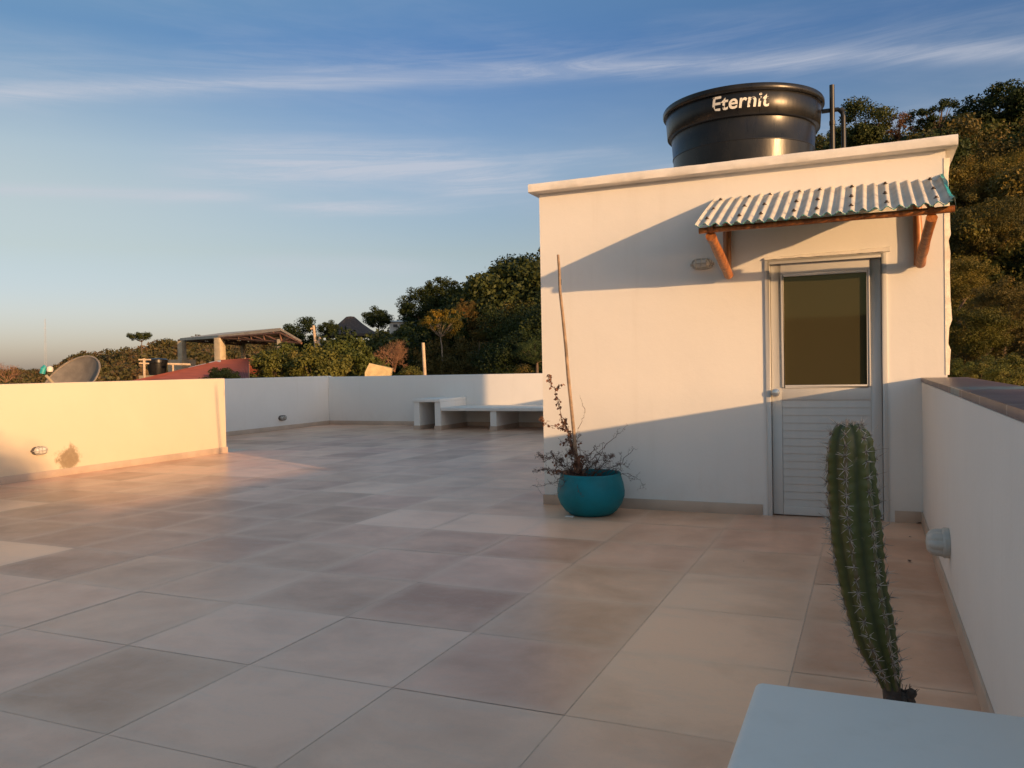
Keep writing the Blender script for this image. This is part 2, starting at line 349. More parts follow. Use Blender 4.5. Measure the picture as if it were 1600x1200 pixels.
def ground():
    m, g, b, o = newmat('hillside_ground'); v = g.coord('Object'); n = g.noise(v, .12, 8, .65); k = g.noise(v, 1.3, 6, .7)
    c = g.mix(g.ramp(n, .35, .65), (.035, .045, .015), (.10, .08, .035)); c = g.mix(g.math('MULTIPLY', g.ramp(k, .5, .7), .6), c, (.025, .035, .010))
    g.put(b.inputs['Base Color'], c); b.inputs['Roughness'].default_value = .95; b.inputs['Specular IOR Level'].default_value = .1; bump(g, b, k, .8, .3); return m
M['ground'] = ground()
M['thatch'] = simple('thatch', (.085, .065, .06), .95, var=.3, scale=5, bmp=.6, bscale=14)
M['redroof'] = simple('red_corrugated_roof', (.30, .085, .06), .7, var=.16, scale=2.5)
M['brownroof'] = simple('brown_tiled_roof', (.20, .10, .075), .8, var=.2, scale=3)
M['whitestrip'] = simple('pale_sheet', (.62, .58, .52), .6, var=.1)
M['concrete'] = simple('bare_concrete', (.46, .38, .27), .85, var=.15, scale=4, bmp=.3, bscale=14)
M['shedroof'] = simple('shed_roof_sheet', (.50, .42, .33), .6, .1, var=.15, scale=3)
M['rust'] = simple('rusty_truss', (.17, .085, .055), .7, .2, var=.3)
M['masonry'] = simple('yellow_masonry', (.52, .40, .22), .85, var=.18, scale=5, bmp=.5, bscale=12)
M['housewhite'] = simple('house_plaster', (.55, .52, .48), .8, var=.12, scale=3)
M['dark'] = simple('dark_opening', (.02, .02, .022), .4)
M['dish'] = simple('dish_grey', (.17, .15, .13), .6, .1, var=.2, scale=8)
M['dishrim'] = simple('dish_rim', (.33, .27, .21), .5, .2, var=.2, scale=12)
M['pole'] = simple('pale_pole', (.50, .38, .27), .8, var=.2, scale=4)
M['mast'] = simple('mast_paint', (.42, .40, .40), .6)

# ------------------------------------------------------------------ terrace floor
XL, XFAR, XR, YB, WALLH = -8.17, -10.55, 1.353, 13.10, 1.10
Y0 = -6.3
rnd = random.Random(5)
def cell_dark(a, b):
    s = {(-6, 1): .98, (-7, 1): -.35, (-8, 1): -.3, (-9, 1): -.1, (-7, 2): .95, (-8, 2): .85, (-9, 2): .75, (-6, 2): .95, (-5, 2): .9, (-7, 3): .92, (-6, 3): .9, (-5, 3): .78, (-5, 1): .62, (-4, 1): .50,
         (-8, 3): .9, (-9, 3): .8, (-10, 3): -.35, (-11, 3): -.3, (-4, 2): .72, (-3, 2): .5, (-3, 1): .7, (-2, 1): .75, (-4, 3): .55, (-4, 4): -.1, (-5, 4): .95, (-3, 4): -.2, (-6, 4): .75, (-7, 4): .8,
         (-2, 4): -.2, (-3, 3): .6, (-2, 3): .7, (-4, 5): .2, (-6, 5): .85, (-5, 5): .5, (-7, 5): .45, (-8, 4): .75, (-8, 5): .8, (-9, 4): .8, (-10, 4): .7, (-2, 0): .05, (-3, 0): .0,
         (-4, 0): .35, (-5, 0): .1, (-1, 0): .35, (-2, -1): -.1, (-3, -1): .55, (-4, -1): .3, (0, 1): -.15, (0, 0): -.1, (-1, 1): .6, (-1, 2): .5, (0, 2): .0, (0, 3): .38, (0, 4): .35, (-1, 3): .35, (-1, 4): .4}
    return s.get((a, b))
mb = MB(); tc = []
def cell(a, b, x0, x1, y0, y1):
    e = .0013
    dk = cell_dark(a, b)
    if dk is None:
        dk = rnd.choice([.1, .25, .35, .5, .65, .8]) + rnd.uniform(-.08, .08)
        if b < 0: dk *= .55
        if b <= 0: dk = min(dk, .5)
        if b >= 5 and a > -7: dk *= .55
    h = [rnd.uniform(-.0007, .0007) for _ in range(3)]
    mb.add([(x0+e, y0+e, h[0]), (x1-e, y0+e, h[1]), (x1-e, y1-e, h[2]), (x0+e, y1-e, h[0]+h[2]-h[1])], [(0, 1, 2, 3)])
    tc.append((max(0, min(1, .16+dk*.76)), rnd.random(), rnd.random()))
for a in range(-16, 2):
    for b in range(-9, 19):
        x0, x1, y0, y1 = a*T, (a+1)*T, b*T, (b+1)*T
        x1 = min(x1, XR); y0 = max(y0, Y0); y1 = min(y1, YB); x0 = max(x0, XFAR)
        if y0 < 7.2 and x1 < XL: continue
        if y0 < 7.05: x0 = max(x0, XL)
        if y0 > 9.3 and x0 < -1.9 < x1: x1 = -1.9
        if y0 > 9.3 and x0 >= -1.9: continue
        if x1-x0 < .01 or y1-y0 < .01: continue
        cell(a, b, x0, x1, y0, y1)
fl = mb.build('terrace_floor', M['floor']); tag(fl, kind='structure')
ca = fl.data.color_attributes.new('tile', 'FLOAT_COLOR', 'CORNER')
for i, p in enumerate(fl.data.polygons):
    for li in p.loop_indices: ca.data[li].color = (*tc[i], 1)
tag(MB().box(XFAR-.3, XR+.3, Y0-.3, YB+.3, -.20, -.0028).build('floor_slab', M['grout']), kind='structure')

# ------------------------------------------------------------------ parapets
def skirt_box(m, x0, x1, y0, y1): m.box(x0, x1, y0, y1, -.004, .088)
def parapet(label, wall, skirts, mat=None, extra=None):
    root = empty('parapet_wall'); tag(root, label, 'wall')
    w = MB()
    for b_ in wall: w.box(*b_)
    w.build('wall', mat or M['plaster'], root, bevel=.012)
    s = MB()
    for b_ in skirts: skirt_box(s, *b_)
    s.build('skirting', M['skirt'], root, bevel=.002)
    if extra: extra(root)
    return root
K = .012; FX0_ = 1.6
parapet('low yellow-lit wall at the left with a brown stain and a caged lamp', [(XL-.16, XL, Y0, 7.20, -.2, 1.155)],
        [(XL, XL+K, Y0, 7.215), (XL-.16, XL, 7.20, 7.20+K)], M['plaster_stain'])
parapet('shaded low wall behind the end of the lit left wall, meeting the back corner', [(XFAR-.15, XFAR, 7.0, YB+.15, -.2, 1.125), (XFAR, XL-.16, 7.0, 7.12, -.2, 1.12)],
        [(XFAR, XFAR+K, 7.12, YB)])
parapet('low back wall behind the built-in bench', [(XFAR, -1.76, YB, YB+.15, -.2, 1.105)], [(XFAR+K, -1.9, YB-K, YB)])
def cop(root):
    MB().box(XR-.001, XR+.30, Y0, 4.137, 1.0605, 1.092).build('coping', M['coping'], root, bevel=.003)
parapet('tall-looking low wall along the right with a dark tiled top and white lamp', [(XR, XR+.24, Y0, 4.14, -.2, 1.06)],
        [(XR-K, XR, Y0, 4.13)], extra=cop)
parapet('short low wall running back from behind the stair room', [(-1.9, -1.76, 9.27, YB, -.2, 1.105), (-1.76, FX0_, 9.27, 9.40, -.2, 1.103)], [(-1.9-K, -1.9, 9.27, YB-K)])

# ------------------------------------------------------------------ stair room
FX0, FX1, FY, FYB = -1.68, 1.525, 4.14, 9.25
DX0, DX1, DZ = .245, 1.118, 2.035
ZW, ZS = 2.765, 2.842
room = empty('stair_room', (0, 0, 0)); tag(room, 'white square rooftop room with a door, carrying the black water tank', 'building')
w = MB(); tk = .15
w.box(FX0, DX0, FY, FY+tk, -.2, ZW); w.box(DX1, FX1, FY, FY+tk, -.2, ZW); w.box(DX0, DX1, FY, FY+tk, DZ, ZW)
w.box(FX0, FX0+tk, FY+tk, FYB, -.2, ZW); w.box(FX1-tk, FX1, FY+tk, FYB, -.2, ZW); w.box(FX0+tk, FX1-tk, FYB-tk, FYB, -.2, ZW)
w.box(DX0, DX1, FY+.10, FY+.14, -.2, .0); w.build('wall', M['plaster'], room)
# rough mortar squeezed out along the right corner
rr = random.Random(3); mm = MB(); zz = 1.11; pts = []
while zz < ZW-.05: pts.append((zz, rr.uniform(.008, .034))); zz += rr.uniform(.04, .13)
va, fa = [], []
for i, (z, q) in enumerate(pts): va += [(FX1-.012, FY-.004, z), (FX1+q, FY+.012, z), (FX1-.01, FY+.09, z)]
for i in range(len(pts)-1):
    for j in range(3): fa.append((3*i+j, 3*i+(j+1) % 3, 3*i+3+(j+1) % 3, 3*i+3+j))
mm.add(va, fa); mm.build('mortar_ridge', M['mortar'], room, smooth=True)
sx0, sx1, sy0, sy1 = FX0-.065, FX1+.075, FY-.10, FYB+.1
sl = MB(); NX = 70; ring_n = 0
for i in range(NX+1):
    x = sx0+(sx1-sx0)*i/NX; wv = .0012*math.sin(x*5.1)+.0007*math.sin(x*13+1)
    f0, f1, tz, bz = rr.uniform(-.0009, .0009), rr.uniform(-.0009, .0009), rr.uniform(-.0009, .0009), rr.uniform(-.0008, .0008)
    q = [(sy0+.012, ZW+bz), (sy0+.002+f0, ZW+.008+wv*.4), (sy0+f1, ZW+.035), (sy0+.001+f1, ZS-.012+wv), (sy0+.010, ZS+wv+tz), (sy0+.05, ZS+wv+.002), (sy1, ZS), (sy1, ZW), (sy0+.03, ZW)]
    ring_n = len(q); sl.v += [(x, y, z) for y, z in q]
for i in range(NX):
    for j in range(ring_n): sl.f.append((i*ring_n+j, i*ring_n+(j+1) % ring_n, (i+1)*ring_n+(j+1) % ring_n, (i+1)*ring_n+j)); sl.mi.append(0)
sl.f += [tuple(range(ring_n))[::-1], tuple(NX*ring_n+j for j in range(ring_n))]; sl.mi += [0, 0]
sl.build('roof_slab', M['slab'], room, smooth=True)
s = MB(); skirt_box(s, FX0-K, DX0-.045, FY-K, FY); skirt_box(s, DX1+.045, XR-K, FY-K, FY); skirt_box(s, FX0-K, FX0, FY, FYB)
s.build('skirting', M['skirt'], room, bevel=.002)
# irregular plaster lip over the door
lp = MB(); k = 26; va, fa = [], []
for i in range(k+1):
    x = DX0-.005 + (DX1+.035-DX0)*i/k; zt = 2.062+.022*i/k + rr.uniform(-.003, .003); zb = 2.040 + rr.uniform(0, .004)
    va += [(x, FY-.001, zb), (x, FY-.016-rr.uniform(0, .004), zb+.004), (x, FY-.014, zt-.006), (x, FY+.001, zt)]
for i in range(k):
    for j in range(3): fa.append((4*i+j, 4*i+j+1, 4*i+5+j, 4*i+4+j))
lp.add(va, fa); lp.build('plaster_lip', M['slab'], room)
# door
door = empty('door'); door.parent = room
f = MB(); FD = FY-.012
f.box(DX0-.006, DX0+.030, FD, FY+.075, 0, DZ+.004); f.box(DX1-.030, DX1+.006, FD, FY+.075, 0, DZ+.004); f.box(DX0+.030, DX1-.030, FD, FY+.075, DZ-.028, DZ+.004)
f.build('frame', M['door'], door, bevel=.002)
L0, L1, LY = DX0+.034, DX1-.034, FY+.028
GX0, GX1, GZ0, GZ1 = .378, .985, 1.045, 1.905
PZ0, PZ1 = .075, .915
f = MB()
f.box(L0, GX0-.022, LY, LY+.035, .012, DZ-.032); f.box(GX1+.022, L1, LY, LY+.035, .012, DZ-.032)
f.box(GX0-.022, GX1+.022, LY, LY+.035, GZ1+.020, DZ-.032); f.box(GX0-.022, GX1+.022, LY, LY+.035, PZ1+.012, GZ0-.018); f.box(GX0-.022, GX1+.022, LY, LY+.035, .012, PZ0)
f.build('leaf_frame', M['door'], door, bevel=.0025)
f = MB(); fw = .018
for (x0, x1, z0, z1) in ((GX0-.022, GX0, GZ0-.018, GZ1+.02), (GX1, GX1+.022, GZ0-.018, GZ1+.02), (GX0, GX1, GZ1, GZ1+.02), (GX0, GX1, GZ0-.018, GZ0)):
    f.box(x0, x1, LY-.010, LY+.03, z0, z1)
f.build('glazing_bead', M['door'], door, bevel=.004)
MB().box(GX0, GX1, LY+.014, LY+.020, GZ0, GZ1).build('glass', M['glass'], door)
f = MB(); ns = 14; hgt = (PZ1+.012-PZ0)/ns
for i in range(ns):
    z = PZ0+i*hgt; xa, xb = GX0-.022, GX1+.022
    f.add([(xa, LY+.005, z), (xb, LY+.005, z), (xb, LY+.0115, z+hgt-.003), (xa, LY+.0115, z+hgt-.003), (xb, LY+.0115, z+hgt), (xa, LY+.0115, z+hgt)], [(0, 1, 2, 3), (3, 2, 4, 5)])
    f.add([(xa, LY+.005, z), (xb, LY+.005, z), (xb, LY+.0115, z-.0001), (xa, LY+.0115, z-.0001)], [(3, 2, 1, 0)])
f.build('louvre_panel', M['door'], door)
kn = MB(); kp = [(.030, .0), (.032, .006), (.014, .010), (.012, .030), (.022, .038), (.029, .050), (.027, .066), (.010, .070), (.001, .0705)]
kn.lathe(kp, 24, capb=True)
ko = kn.build('knob', M['steel'], door, smooth=True); ko.rotation_euler = (R(90), 0, 0); ko.location = (L0+.030, LY, .985)
kn = MB().box(L0+.003, L0+.024, LY-.004, LY+.01, .97, 1.0); kn.build('latch_plate', M['steel'], door, bevel=.001)

# ------------------------------------------------------------------ awning over the door
aw = empty('awning', (0, 0, 0)); tag(aw, 'small corrugated awning on varnished log brackets above the door', 'awning')
AX0, AX1, AYO, AZI, AZO = -.150, 1.500, 3.32, 2.560, 2.232
NW = 22; seg = 12; amp = .0115; va, fa = [], []
nx = NW*seg; rows = 8
def awz(x, t, rnd_=0): return AZI*(1-t)+AZO*t + amp*math.cos((x-AX0)/(AX1-AX0)*NW*2*math.pi + math.pi*.2)
for r_ in range(rows+1):
    t = r_/rows
    for i in range(nx+1):
        x = AX0+(AX1-AX0)*i/nx; edge = .004*math.sin(i*.9)+.003*math.sin(i*2.3) if r_ == rows else 0
        va.append((x, FY-.003-(FY-AYO)*t+edge, awz(x, t)+ .006*math.sin(3.1*x+4*t)))
n0 = len(va); va += [(x, y, z-.007) for x, y, z in va]
for r_ in range(rows):
    for i in range(nx):
        q = r_*(nx+1)+i; fa.append((q, q+nx+1, q+nx+2, q+1)); fa.append((n0+q, n0+q+1, n0+q+nx+2, n0+q+nx+1))
for i in range(nx):
    q = rows*(nx+1)+i; fa.append((q, n0+q, n0+q+1, q+1))
for r_ in range(rows):
    for q in (r_*(nx+1), r_*(nx+1)+nx): fa.append((q, n0+q, n0+q+nx+1, q+nx+1))
mi = [0]*(2*rows*nx+nx+2*rows)
for i in range(len(mi)): mi[i] = 1 if (i < 2*rows*nx and i % 2 == 1) or (i >= 2*rows*nx) else 0
o_ = MB(); o_.v, o_.f, o_.mi = va, fa, mi
so = o_.build('corrugated_sheet', [M['sheet'], M['teal']], aw, smooth=True)
cols = [1, 4, 6, 9, 11, 14, 17, 21]
for c_ in cols:
    cr = round(c_) ; x = AX0 + (AX1-AX0)*(cr - .1)/NW
    for t in (.10, .50, .86):
        z = awz(x, t); y = FY-(FY-AYO)*t
        MB().lathe([(.017, 0), (.015, .004), (.009, .006), (.008, .015), (.001, .017)], 10, capb=True).build('screw', M['screw'], aw, smooth=True, loc=(x+rr.uniform(-.006, .006), y, z+.001))
wr = random.Random(9)
def log(name, pts, rad, n=12):
    P = []; 
    for i in range(len(pts)-1):
        for k_ in range(6 if i < len(pts)-2 else 7):
            P.append(Vector(pts[i]).lerp(Vector(pts[i+1]), k_/6) + Vector([wr.uniform(-.003, .003) for _ in range(3)]))
    return MB().tube(P, [rad*wr.uniform(.93, 1.07) for _ in P], n, wob=.03, rnd=wr).build(name, M['wood'], aw, smooth=True)
log('front_beam', [(AX0+.01, AYO+.10, AZO-.026), (AX1+.02, AYO+.10, AZO-.024)], .022)
log('wall_beam', [(AX0+.06, FY-.032, AZI-.062), (AX1-.08, FY-.032, AZI-.062)], .026)
for bx, sxo in ((-.045, -.055), (1.335, 1.385)):
    log('wall_post', [(bx, FY-.033, 1.925), (bx, FY-.033, AZI-.09)], .031)
    log('rafter', [(bx+.01, FY-.05, AZI-.07), (sxo, AYO+.07, AZO-.02)], .022)
    log('strut', [(bx+.012, FY-.055, 1.935), (sxo, AYO+.105, AZO-.070)], .036)
# torn turquoise plastic at the right end
sp = MB(); va, fa = [], []
for i in range(9):
    t = i/8; y = FY-.01-(FY-AYO)*t; z = AZI*(1-t)+AZO*t
    va += [(AX1-.012, y, z+.020+wr.uniform(0, .006)), (AX1+.006+wr.uniform(0, .012), y, z+.022+wr.uniform(-.012, .022)), (AX1+.014+wr.uniform(-.012, .014), y+.01, z-.020+wr.uniform(-.035, .008))]
for i in range(8):
    for j in range(2): fa.append((3*i+j, 3*i+j+1, 3*i+4+j, 3*i+3+j))
sp.add(va, fa).build('torn_plastic', M['scrap'], aw)

# ------------------------------------------------------------------ water tank
tank = empty('water_tank', (-.17, 6.0, ZS)); tag(tank, 'black conical plastic water tank with worn white lettering on the roof', 'water tank')
H = .985
MB().lathe([(.65, .0), (.665, .02), (.684, .30), (.694, .488), (.700, .493), (.700, .503), (.696, .508), (.710, .70), (.712, .73)], 96, capb=True).build('body', M['tank'], tank, smooth=True)
MB().lathe([(.705, .700), (.742, .703), (.750, .712), (.764, .92), (.758, .93)], 96).build('band', M['tank'], tank, smooth=True)
MB().lathe([(.758, .915), (.783, .918), (.792, .930), (.793, .965), (.783, .983), (.70, .992), (.40, 1.01), (.12, 1.02), (.001, 1.022)], 96).build('lid', M['tank'], tank, smooth=True)
fc = bpy.data.curves.new('lettering', 'FONT'); fc.body = 'Eternit'; fc.size = .185; fc.offset = .0035; fc.space_character = 1.04; fc.align_x = 'CENTER'; fc.shear = .12
fo = bpy.data.objects.new('lettering_tmp', fc); col.objects.link(fo)
dg = bpy.context.evaluated_depsgraph_get(); me = bpy.data.meshes.new_from_object(fo.evaluated_get(dg)); bpy.data.objects.remove(fo)
bm = bmesh.new(); bm.from_mesh(me); bmesh.ops.triangulate(bm, faces=bm.faces)
bmesh.ops.subdivide_edges(bm, edges=[e for e in bm.edges if e.calc_length() > .02], cuts=2)
LA = math.atan2(CAM.y-6.0, CAM.x+.17)            # direction of the camera seen from the tank
LA0 = R(-90+6)
for v_ in bm.verts:
    zt = .772+v_.co.y*1.0; rr_ = .750+(zt-.712)/.208*.014+.003; th = LA0 + v_.co.x/.76
    v_.co = Vector((rr_*math.cos(th), rr_*math.sin(th), zt))
bm.to_mesh(me); bm.free(); me.materials.clear(); me.materials.append(M['worn'])
lo = bpy.data.objects.new('lettering', me); col.objects.link(lo); lo.parent = tank
pi_ = empty('water_pipe', (.69, 6.0, ZS)); tag(pi_, 'tall thin black vent pipe beside the roof tank', 'pipe')
MB().tube([(0, 0, 0), (0, 0, 1.09)], .024, 12).build('riser', M['pipe'], pi_, smooth=True); MB().tube([(0, 0, .70), (0, 0, .74)], .029, 12).build('coupling', M['pipe'], pi_, smooth=True)
p2 = empty('water_pipe', (.79, 6.05, ZS)); tag(p2, 'short bent black pipe joining the tank, right of the tall pipe', 'pipe')
MB().tube([(0, 0, 0), (0, 0, .78), (-.01, 0, .835), (-.05, 0, .86), (-.16, 0, .86), (-.20, 0, .86)], .022, 12).build('riser', M['pipe'], p2, smooth=True)
MB().tube([(-.03, 0, .86), (0.0, 0, .825)], .030, 12).build('elbow', M['pipe'], p2, smooth=True)

# ------------------------------------------------------------------ wall lamps
def lamp(name, label, loc, rz, sx_, sy_2, depth, body, cagem, bars=3, vertical=False):
    """bulkhead lamp; local x along the wall, z up, -y out of the wall"""
    root = empty(name, loc, rz); tag(root, label, 'wall lamp')
    def oval(k, y, n=36):
        return [(math.copysign(abs(math.cos(w_))**.62, math.cos(w_))*sx_*k, y, math.copysign(abs(math.sin(w_))**.75, math.sin(w_))*sy_2*k) for w_ in [2*math.pi*i/n for i in range(n)]]
    def loft(rings, cap=True):
        q = MB(); n = len(rings[0]); vs = [v for r_ in rings for v in r_]; fs = []
        for i in range(len(rings)-1):
            for j in range(n): fs.append((i*n+j, i*n+(j+1) % n, (i+1)*n+(j+1) % n, (i+1)*n+j))
        if cap: fs.append(tuple((len(rings)-1)*n+j for j in range(n)))
        return q.add(vs, fs)
    loft([oval(1, 0), oval(1.0, -.018), oval(.93, -.026), oval(.86, -.026)]).build('base', body, root, smooth=True)
    loft([oval(.80, -.024), oval(.80, -depth*.6), oval(.68, -depth*.86), oval(.35, -depth*.97), oval(.05, -depth)]).build('glass', M['lampglass'], root, smooth=True)
    c = MB(); dd = depth+.008
    for i in range(bars):
        u = (i-(bars-1)/2)/((bars-1)/2 or 1)*.5*sx_
        zz_ = sy_2*.97
        c.tube([(u, -.022, -zz_), (u, -dd*.62, -zz_*.9), (u, -dd*.95, -zz_*.55), (u, -dd, 0), (u, -dd*.95, zz_*.55), (u, -dd*.62, zz_*.9), (u, -.022, zz_)], .0045, 6)
    c.tube([(-sx_*.97, -.022, 0), (-sx_*.9, -dd*.62, 0), (-sx_*.6, -dd*.95, 0), (0, -dd, 0), (sx_*.6, -dd*.95, 0), (sx_*.9, -dd*.62, 0), (sx_*.97, -.022, 0)], .0045, 6)
    o1 = oval(.9, -dd*.6); c.tube(o1+[o1[0]], .0045, 6, caps=False)
    c.build('cage', cagem, root, smooth=True)
    for s_ in (-1, 1): MB().box(s_*sx_*1.0-.012, s_*sx_*1.0+.012, -.014, 0, -.012, .012).build('lug', body, root, bevel=.003)
    return root
lamp('wall_lamp', 'oval caged lamp on the stair room wall beside the awning', (-.252, FY-.001, 2.045), 0, .085, .045, .065, M['lampcage'], M['lampcage'])
lamp('wall_lamp', 'grey oval caged lamp low on the yellow-lit left wall', (XL+.001, 4.06, .345), R(90), .095, .050, .07, M['lampdark'], M['lampcage'])
lamp('wall_lamp', 'small dark oval lamp low on the shaded far left wall', (XFAR+.001, 11.42, .255), R(90), .100, .055, .08, M['lampdark'], M['lampdark'])
# white hooded lamp on the right wall, seen from the side
wl_ = empty('wall_lamp', (XR-.001, 1.93, .305), R(-90)); tag(wl_, 'white ribbed lamp on the shaded right wall near the cactus', 'wall lamp')
def ribbed(k, y, n=96, A=.095, B=.070):
    out = []
    for i in range(n):
        w_ = 2*math.pi*i/n; rb = 1 + .11*abs(math.cos(w_*4))*(1 if y < -.03 else 0)
        out.append((math.cos(w_)*A*k*rb, y, math.sin(w_)*B*k*rb))
    return out
def loft(rings, n=96):
    q = MB(); vs = [v for r_ in rings for v in r_]; fs = []
    for i in range(len(rings)-1):
        for j in range(n): fs.append((i*n+j, i*n+(j+1) % n, (i+1)*n+(j+1) % n, (i+1)*n+j))
    fs.append(tuple((len(rings)-1)*n+j for j in range(n))); return q.add(vs, fs)
loft([ribbed(1.06, 0), ribbed(1.08, -.022), ribbed(1.0, -.030), ribbed(.9, -.031)]).build('base', M['lampwhite'], wl_, smooth=True)
loft([ribbed(.90, -.031), ribbed(.88, -.060), ribbed(.76, -.085), ribbed(.5, -.100), ribbed(.1, -.104)]).build('hood', M['lampwhite'], wl_, smooth=True)
MB().lathe([(.005, 0), (.005, .006), (.001, .007)], 10).build('screw', M['screw'], wl_, loc=(.02, -.06, .055))

# ------------------------------------------------------------------ built-in bench and block at the back wall
bn = empty('built_in_bench'); tag(bn, 'long low white masonry bench along the back wall', 'bench')
MB().box(-6.955, -1.9, 11.93, YB-.001, .385, .452).build('seat', M['plaster'], bn, bevel=.008)
for lx in (-5.87, -4.5, -3.1):
    MB().box(lx, lx+.13, 11.96, YB-.002, .0, .385).build('leg', M['plaster'], bn); MB().box(lx-K, lx+.13+K, 11.96-K, YB-K-.001, -.002, .086).build('skirting', M['skirt'], bn)
MB().box(-6.93, -5.87, YB-.026, YB-.013, -.002, .087).build('skirting', M['skirt'], bn)
MB().box(-5.74, -4.5, YB-.026, YB-.013, -.002, .087).build('skirting', M['skirt'], bn)
bt = empty('masonry_table'); tag(bt, 'raised square masonry block at the left end of the bench', 'table')
MB().box(-7.60, -6.96, 11.90, YB-.002, .565, .628).build('top', M['plaster'], bt, bevel=.008)
for lx, lw in ((-7.585, .13), (-7.095, .13)):
    MB().box(lx, lx+lw, 11.93, YB-.004, 0, .565).build('leg', M['plaster'], bt); MB().box(lx-K, lx+lw+K, 11.93-K, YB-K-.003, -.003, .085).build('skirting', M['skirt'], bt)

# ------------------------------------------------------------------ foreground block
fb = empty('masonry_counter'); tag(fb, 'smooth white counter top in the near right corner in front of the cactus', 'counter')
MB().box(.787, XR-.002, -2.30, -1.055, .535, .61).build('top', M['plaster'], fb, bevel=.014, seg=3)
MB().box(.86, XR-.003, -2.25, -1.12, -.002, .535).build('body', M['plaster'], fb)

def pY(px, py, Y):
    d = dirpx(px, py); return CAM + d*((Y-CAM.y)/d.y)
# ------------------------------------------------------------------ turquoise pot with a dead shrub and a stake
PX, PYc = -1.135, 3.80
pot = empty('flower_pot', (PX, PYc, 0)); tag(pot, 'round turquoise glazed pot standing against the stair room wall', 'flower pot')
MB().lathe([(.150, .0), (.175, .004), (.215, .035), (.255, .090), (.277, .150), (.280, .195), (.272, .250), (.259, .295), (.251, .322), (.251, .338), (.247, .344), (.241, .342), (.239, .325), (.248, .290), (.257, .24)], 72, capb=True).build('pot', M['pot'], pot, smooth=True)
so_ = MB(); so_.lathe([(.001, .292), (.09, .290), (.18, .276), (.247, .268)], 40); so_.build('soil', M['soil'], pot, smooth=True)
MB().box(-.16, -.09, -.205, -.16, 0, .006).build('chip', M['slab'], pot, bevel=.002)
stk = empty('wooden_stake', (PX, PYc, .2)); tag(stk, 'thin bent wooden pole rising from the turquoise pot', 'pole')
spx = [(902, 745, 3.80), (900, 715, 3.80), (897, 680, 3.79), (893, 640, 3.78), (888, 590, 3.77), (884, 540, 3.76), (879, 490, 3.75), (875, 455, 3.75), (874, 425, 3.74), (872, 398, 3.74)]
P = [pY(*q)-Vector((PX, PYc, .2)) for q in spx]; P[0] = P[0]+Vector((0, 0, -.08))
MB().tube(P, [.016, .0155, .015, .0145, .014, .0135, .013, .0125, .012, .011], 10, wob=.05, rnd=wr).build('pole', M['stake'], stk, smooth=True)
MB().tube([P[7]+Vector((0, -.001, .05)), P[7]+Vector((0, 0, .10))], .0135, 10).build('tape', M['dark'], stk, smooth=True)
sh = empty('dead_shrub', (PX, PYc, .27)); tag(sh, 'dead thorny shrub with dry brown leaves in the turquoise pot', 'shrub')
br, lf = MB(), MB(); O = Vector((PX, PYc, .27)); sr = random.Random(21)
def leafq(m, p, s_, r_=sr):
    a = Vector([r_.gauss(0, 1) for _ in range(3)]).normalized(); a.z -= .9; a.normalize(); b = a.orthogonal(); b.rotate(Matrix.Rotation(r_.random()*6.3, 3, a)); c = a.cross(b)
    m.add([p, p+a*s_*.45+b*s_*.28+c*s_*.1, p+a*s_, p+a*s_*.45-b*s_*.28+c*s_*.12], [(0, 1, 2), (0, 2, 3)])
def twig(p0, p1, r0, depth, leaves):
    n_ = 7; L = (p1-p0).length; sag = Vector((sr.gauss(0, .05), sr.gauss(0, .05), sr.gauss(.01, .05)))*L*1.2
    pts = [p0.lerp(p1, i/n_) + sag*math.sin(math.pi*i/n_) + Vector([sr.gauss(0, .006) for _ in range(3)])*(1 if 0 < i < n_ else 0) for i in range(n_+1)]
    br.tube(pts, [r0*(1-.75*i/n_) for i in range(n_+1)], 5)
    for i in range(1, n_+1):
        if sr.random() < .5:    # thorn
            d = Vector([sr.gauss(0, 1) for _ in range(3)]).normalized(); br.tube([pts[i], pts[i]+d*.014], [.0012, .0003], 3, caps=False)
        for _ in range(leaves):
            if sr.random() < .8: leafq(lf, pts[i]+Vector([sr.gauss(0, .006) for _ in range(3)]), sr.uniform(.018, .036))
        if depth > 0 and sr.random() < (.62 if depth > 1 else .5):
            ax = (pts[i]-pts[i-1]).normalized(); d = (ax*sr.uniform(.3, 1.0) + Vector([sr.gauss(0, .75) for _ in range(3)])).normalized()
            twig(pts[i], pts[i]+d*L*sr.uniform(.25, .55), r0*.55, depth-1, leaves if sr.random() < .5 else 0)
def chain(px, r0, leaves, depth=1, yo=0.):
    q = [pY(x, y, PYc+yo+k_) - O for x, y, k_ in px]
    for i in range(len(q)-1): twig(q[i], q[i+1], r0*(1-.7*i/len(q)), depth, leaves)
chain([(905, 742, 0), (897, 705, 0), (886, 668, .02), (874, 632, .03), (864, 605, .02), (856, 586, .0)], .008, 3, 1)
chain([(900, 738, 0), (894, 700, 0), (888, 672, -.02), (872, 668, -.05), (850, 662, -.08)], .006, 2, 1)
chain([(904, 742, 0), (899, 700, .02), (903, 670, .04), (914, 645, .04), (906, 618, .04)], .004, 0, 0)
chain([(906, 742, 0), (925, 718, -.03), (945, 697, -.06), (973, 673, -.1)], .0045, 0, 1)
chain([(908, 742, 0), (925, 726, .03), (945, 716, .02), (956, 713, .0)], .005, 0, 2)
chain([(905, 742, 0), (918, 712, -.08), (935, 700, -.12)], .005, 0, 2)
chain([(905, 742, 0), (928, 733, -.1), (968, 722, -.14)], .003, 0, 1)
chain([(898, 742, 0), (880, 728, -.05), (858, 715, -.08), (842, 712, -.1)], .005, 0, 2)
chain([(897, 742, 0), (880, 722, .03), (866, 712, .03), (846, 722, 0)], .005, 0, 2)
chain([(897, 744, 0), (876, 738, -.12), (856, 733, -.2), (839, 735, -.24)], .0045, 0, 2)
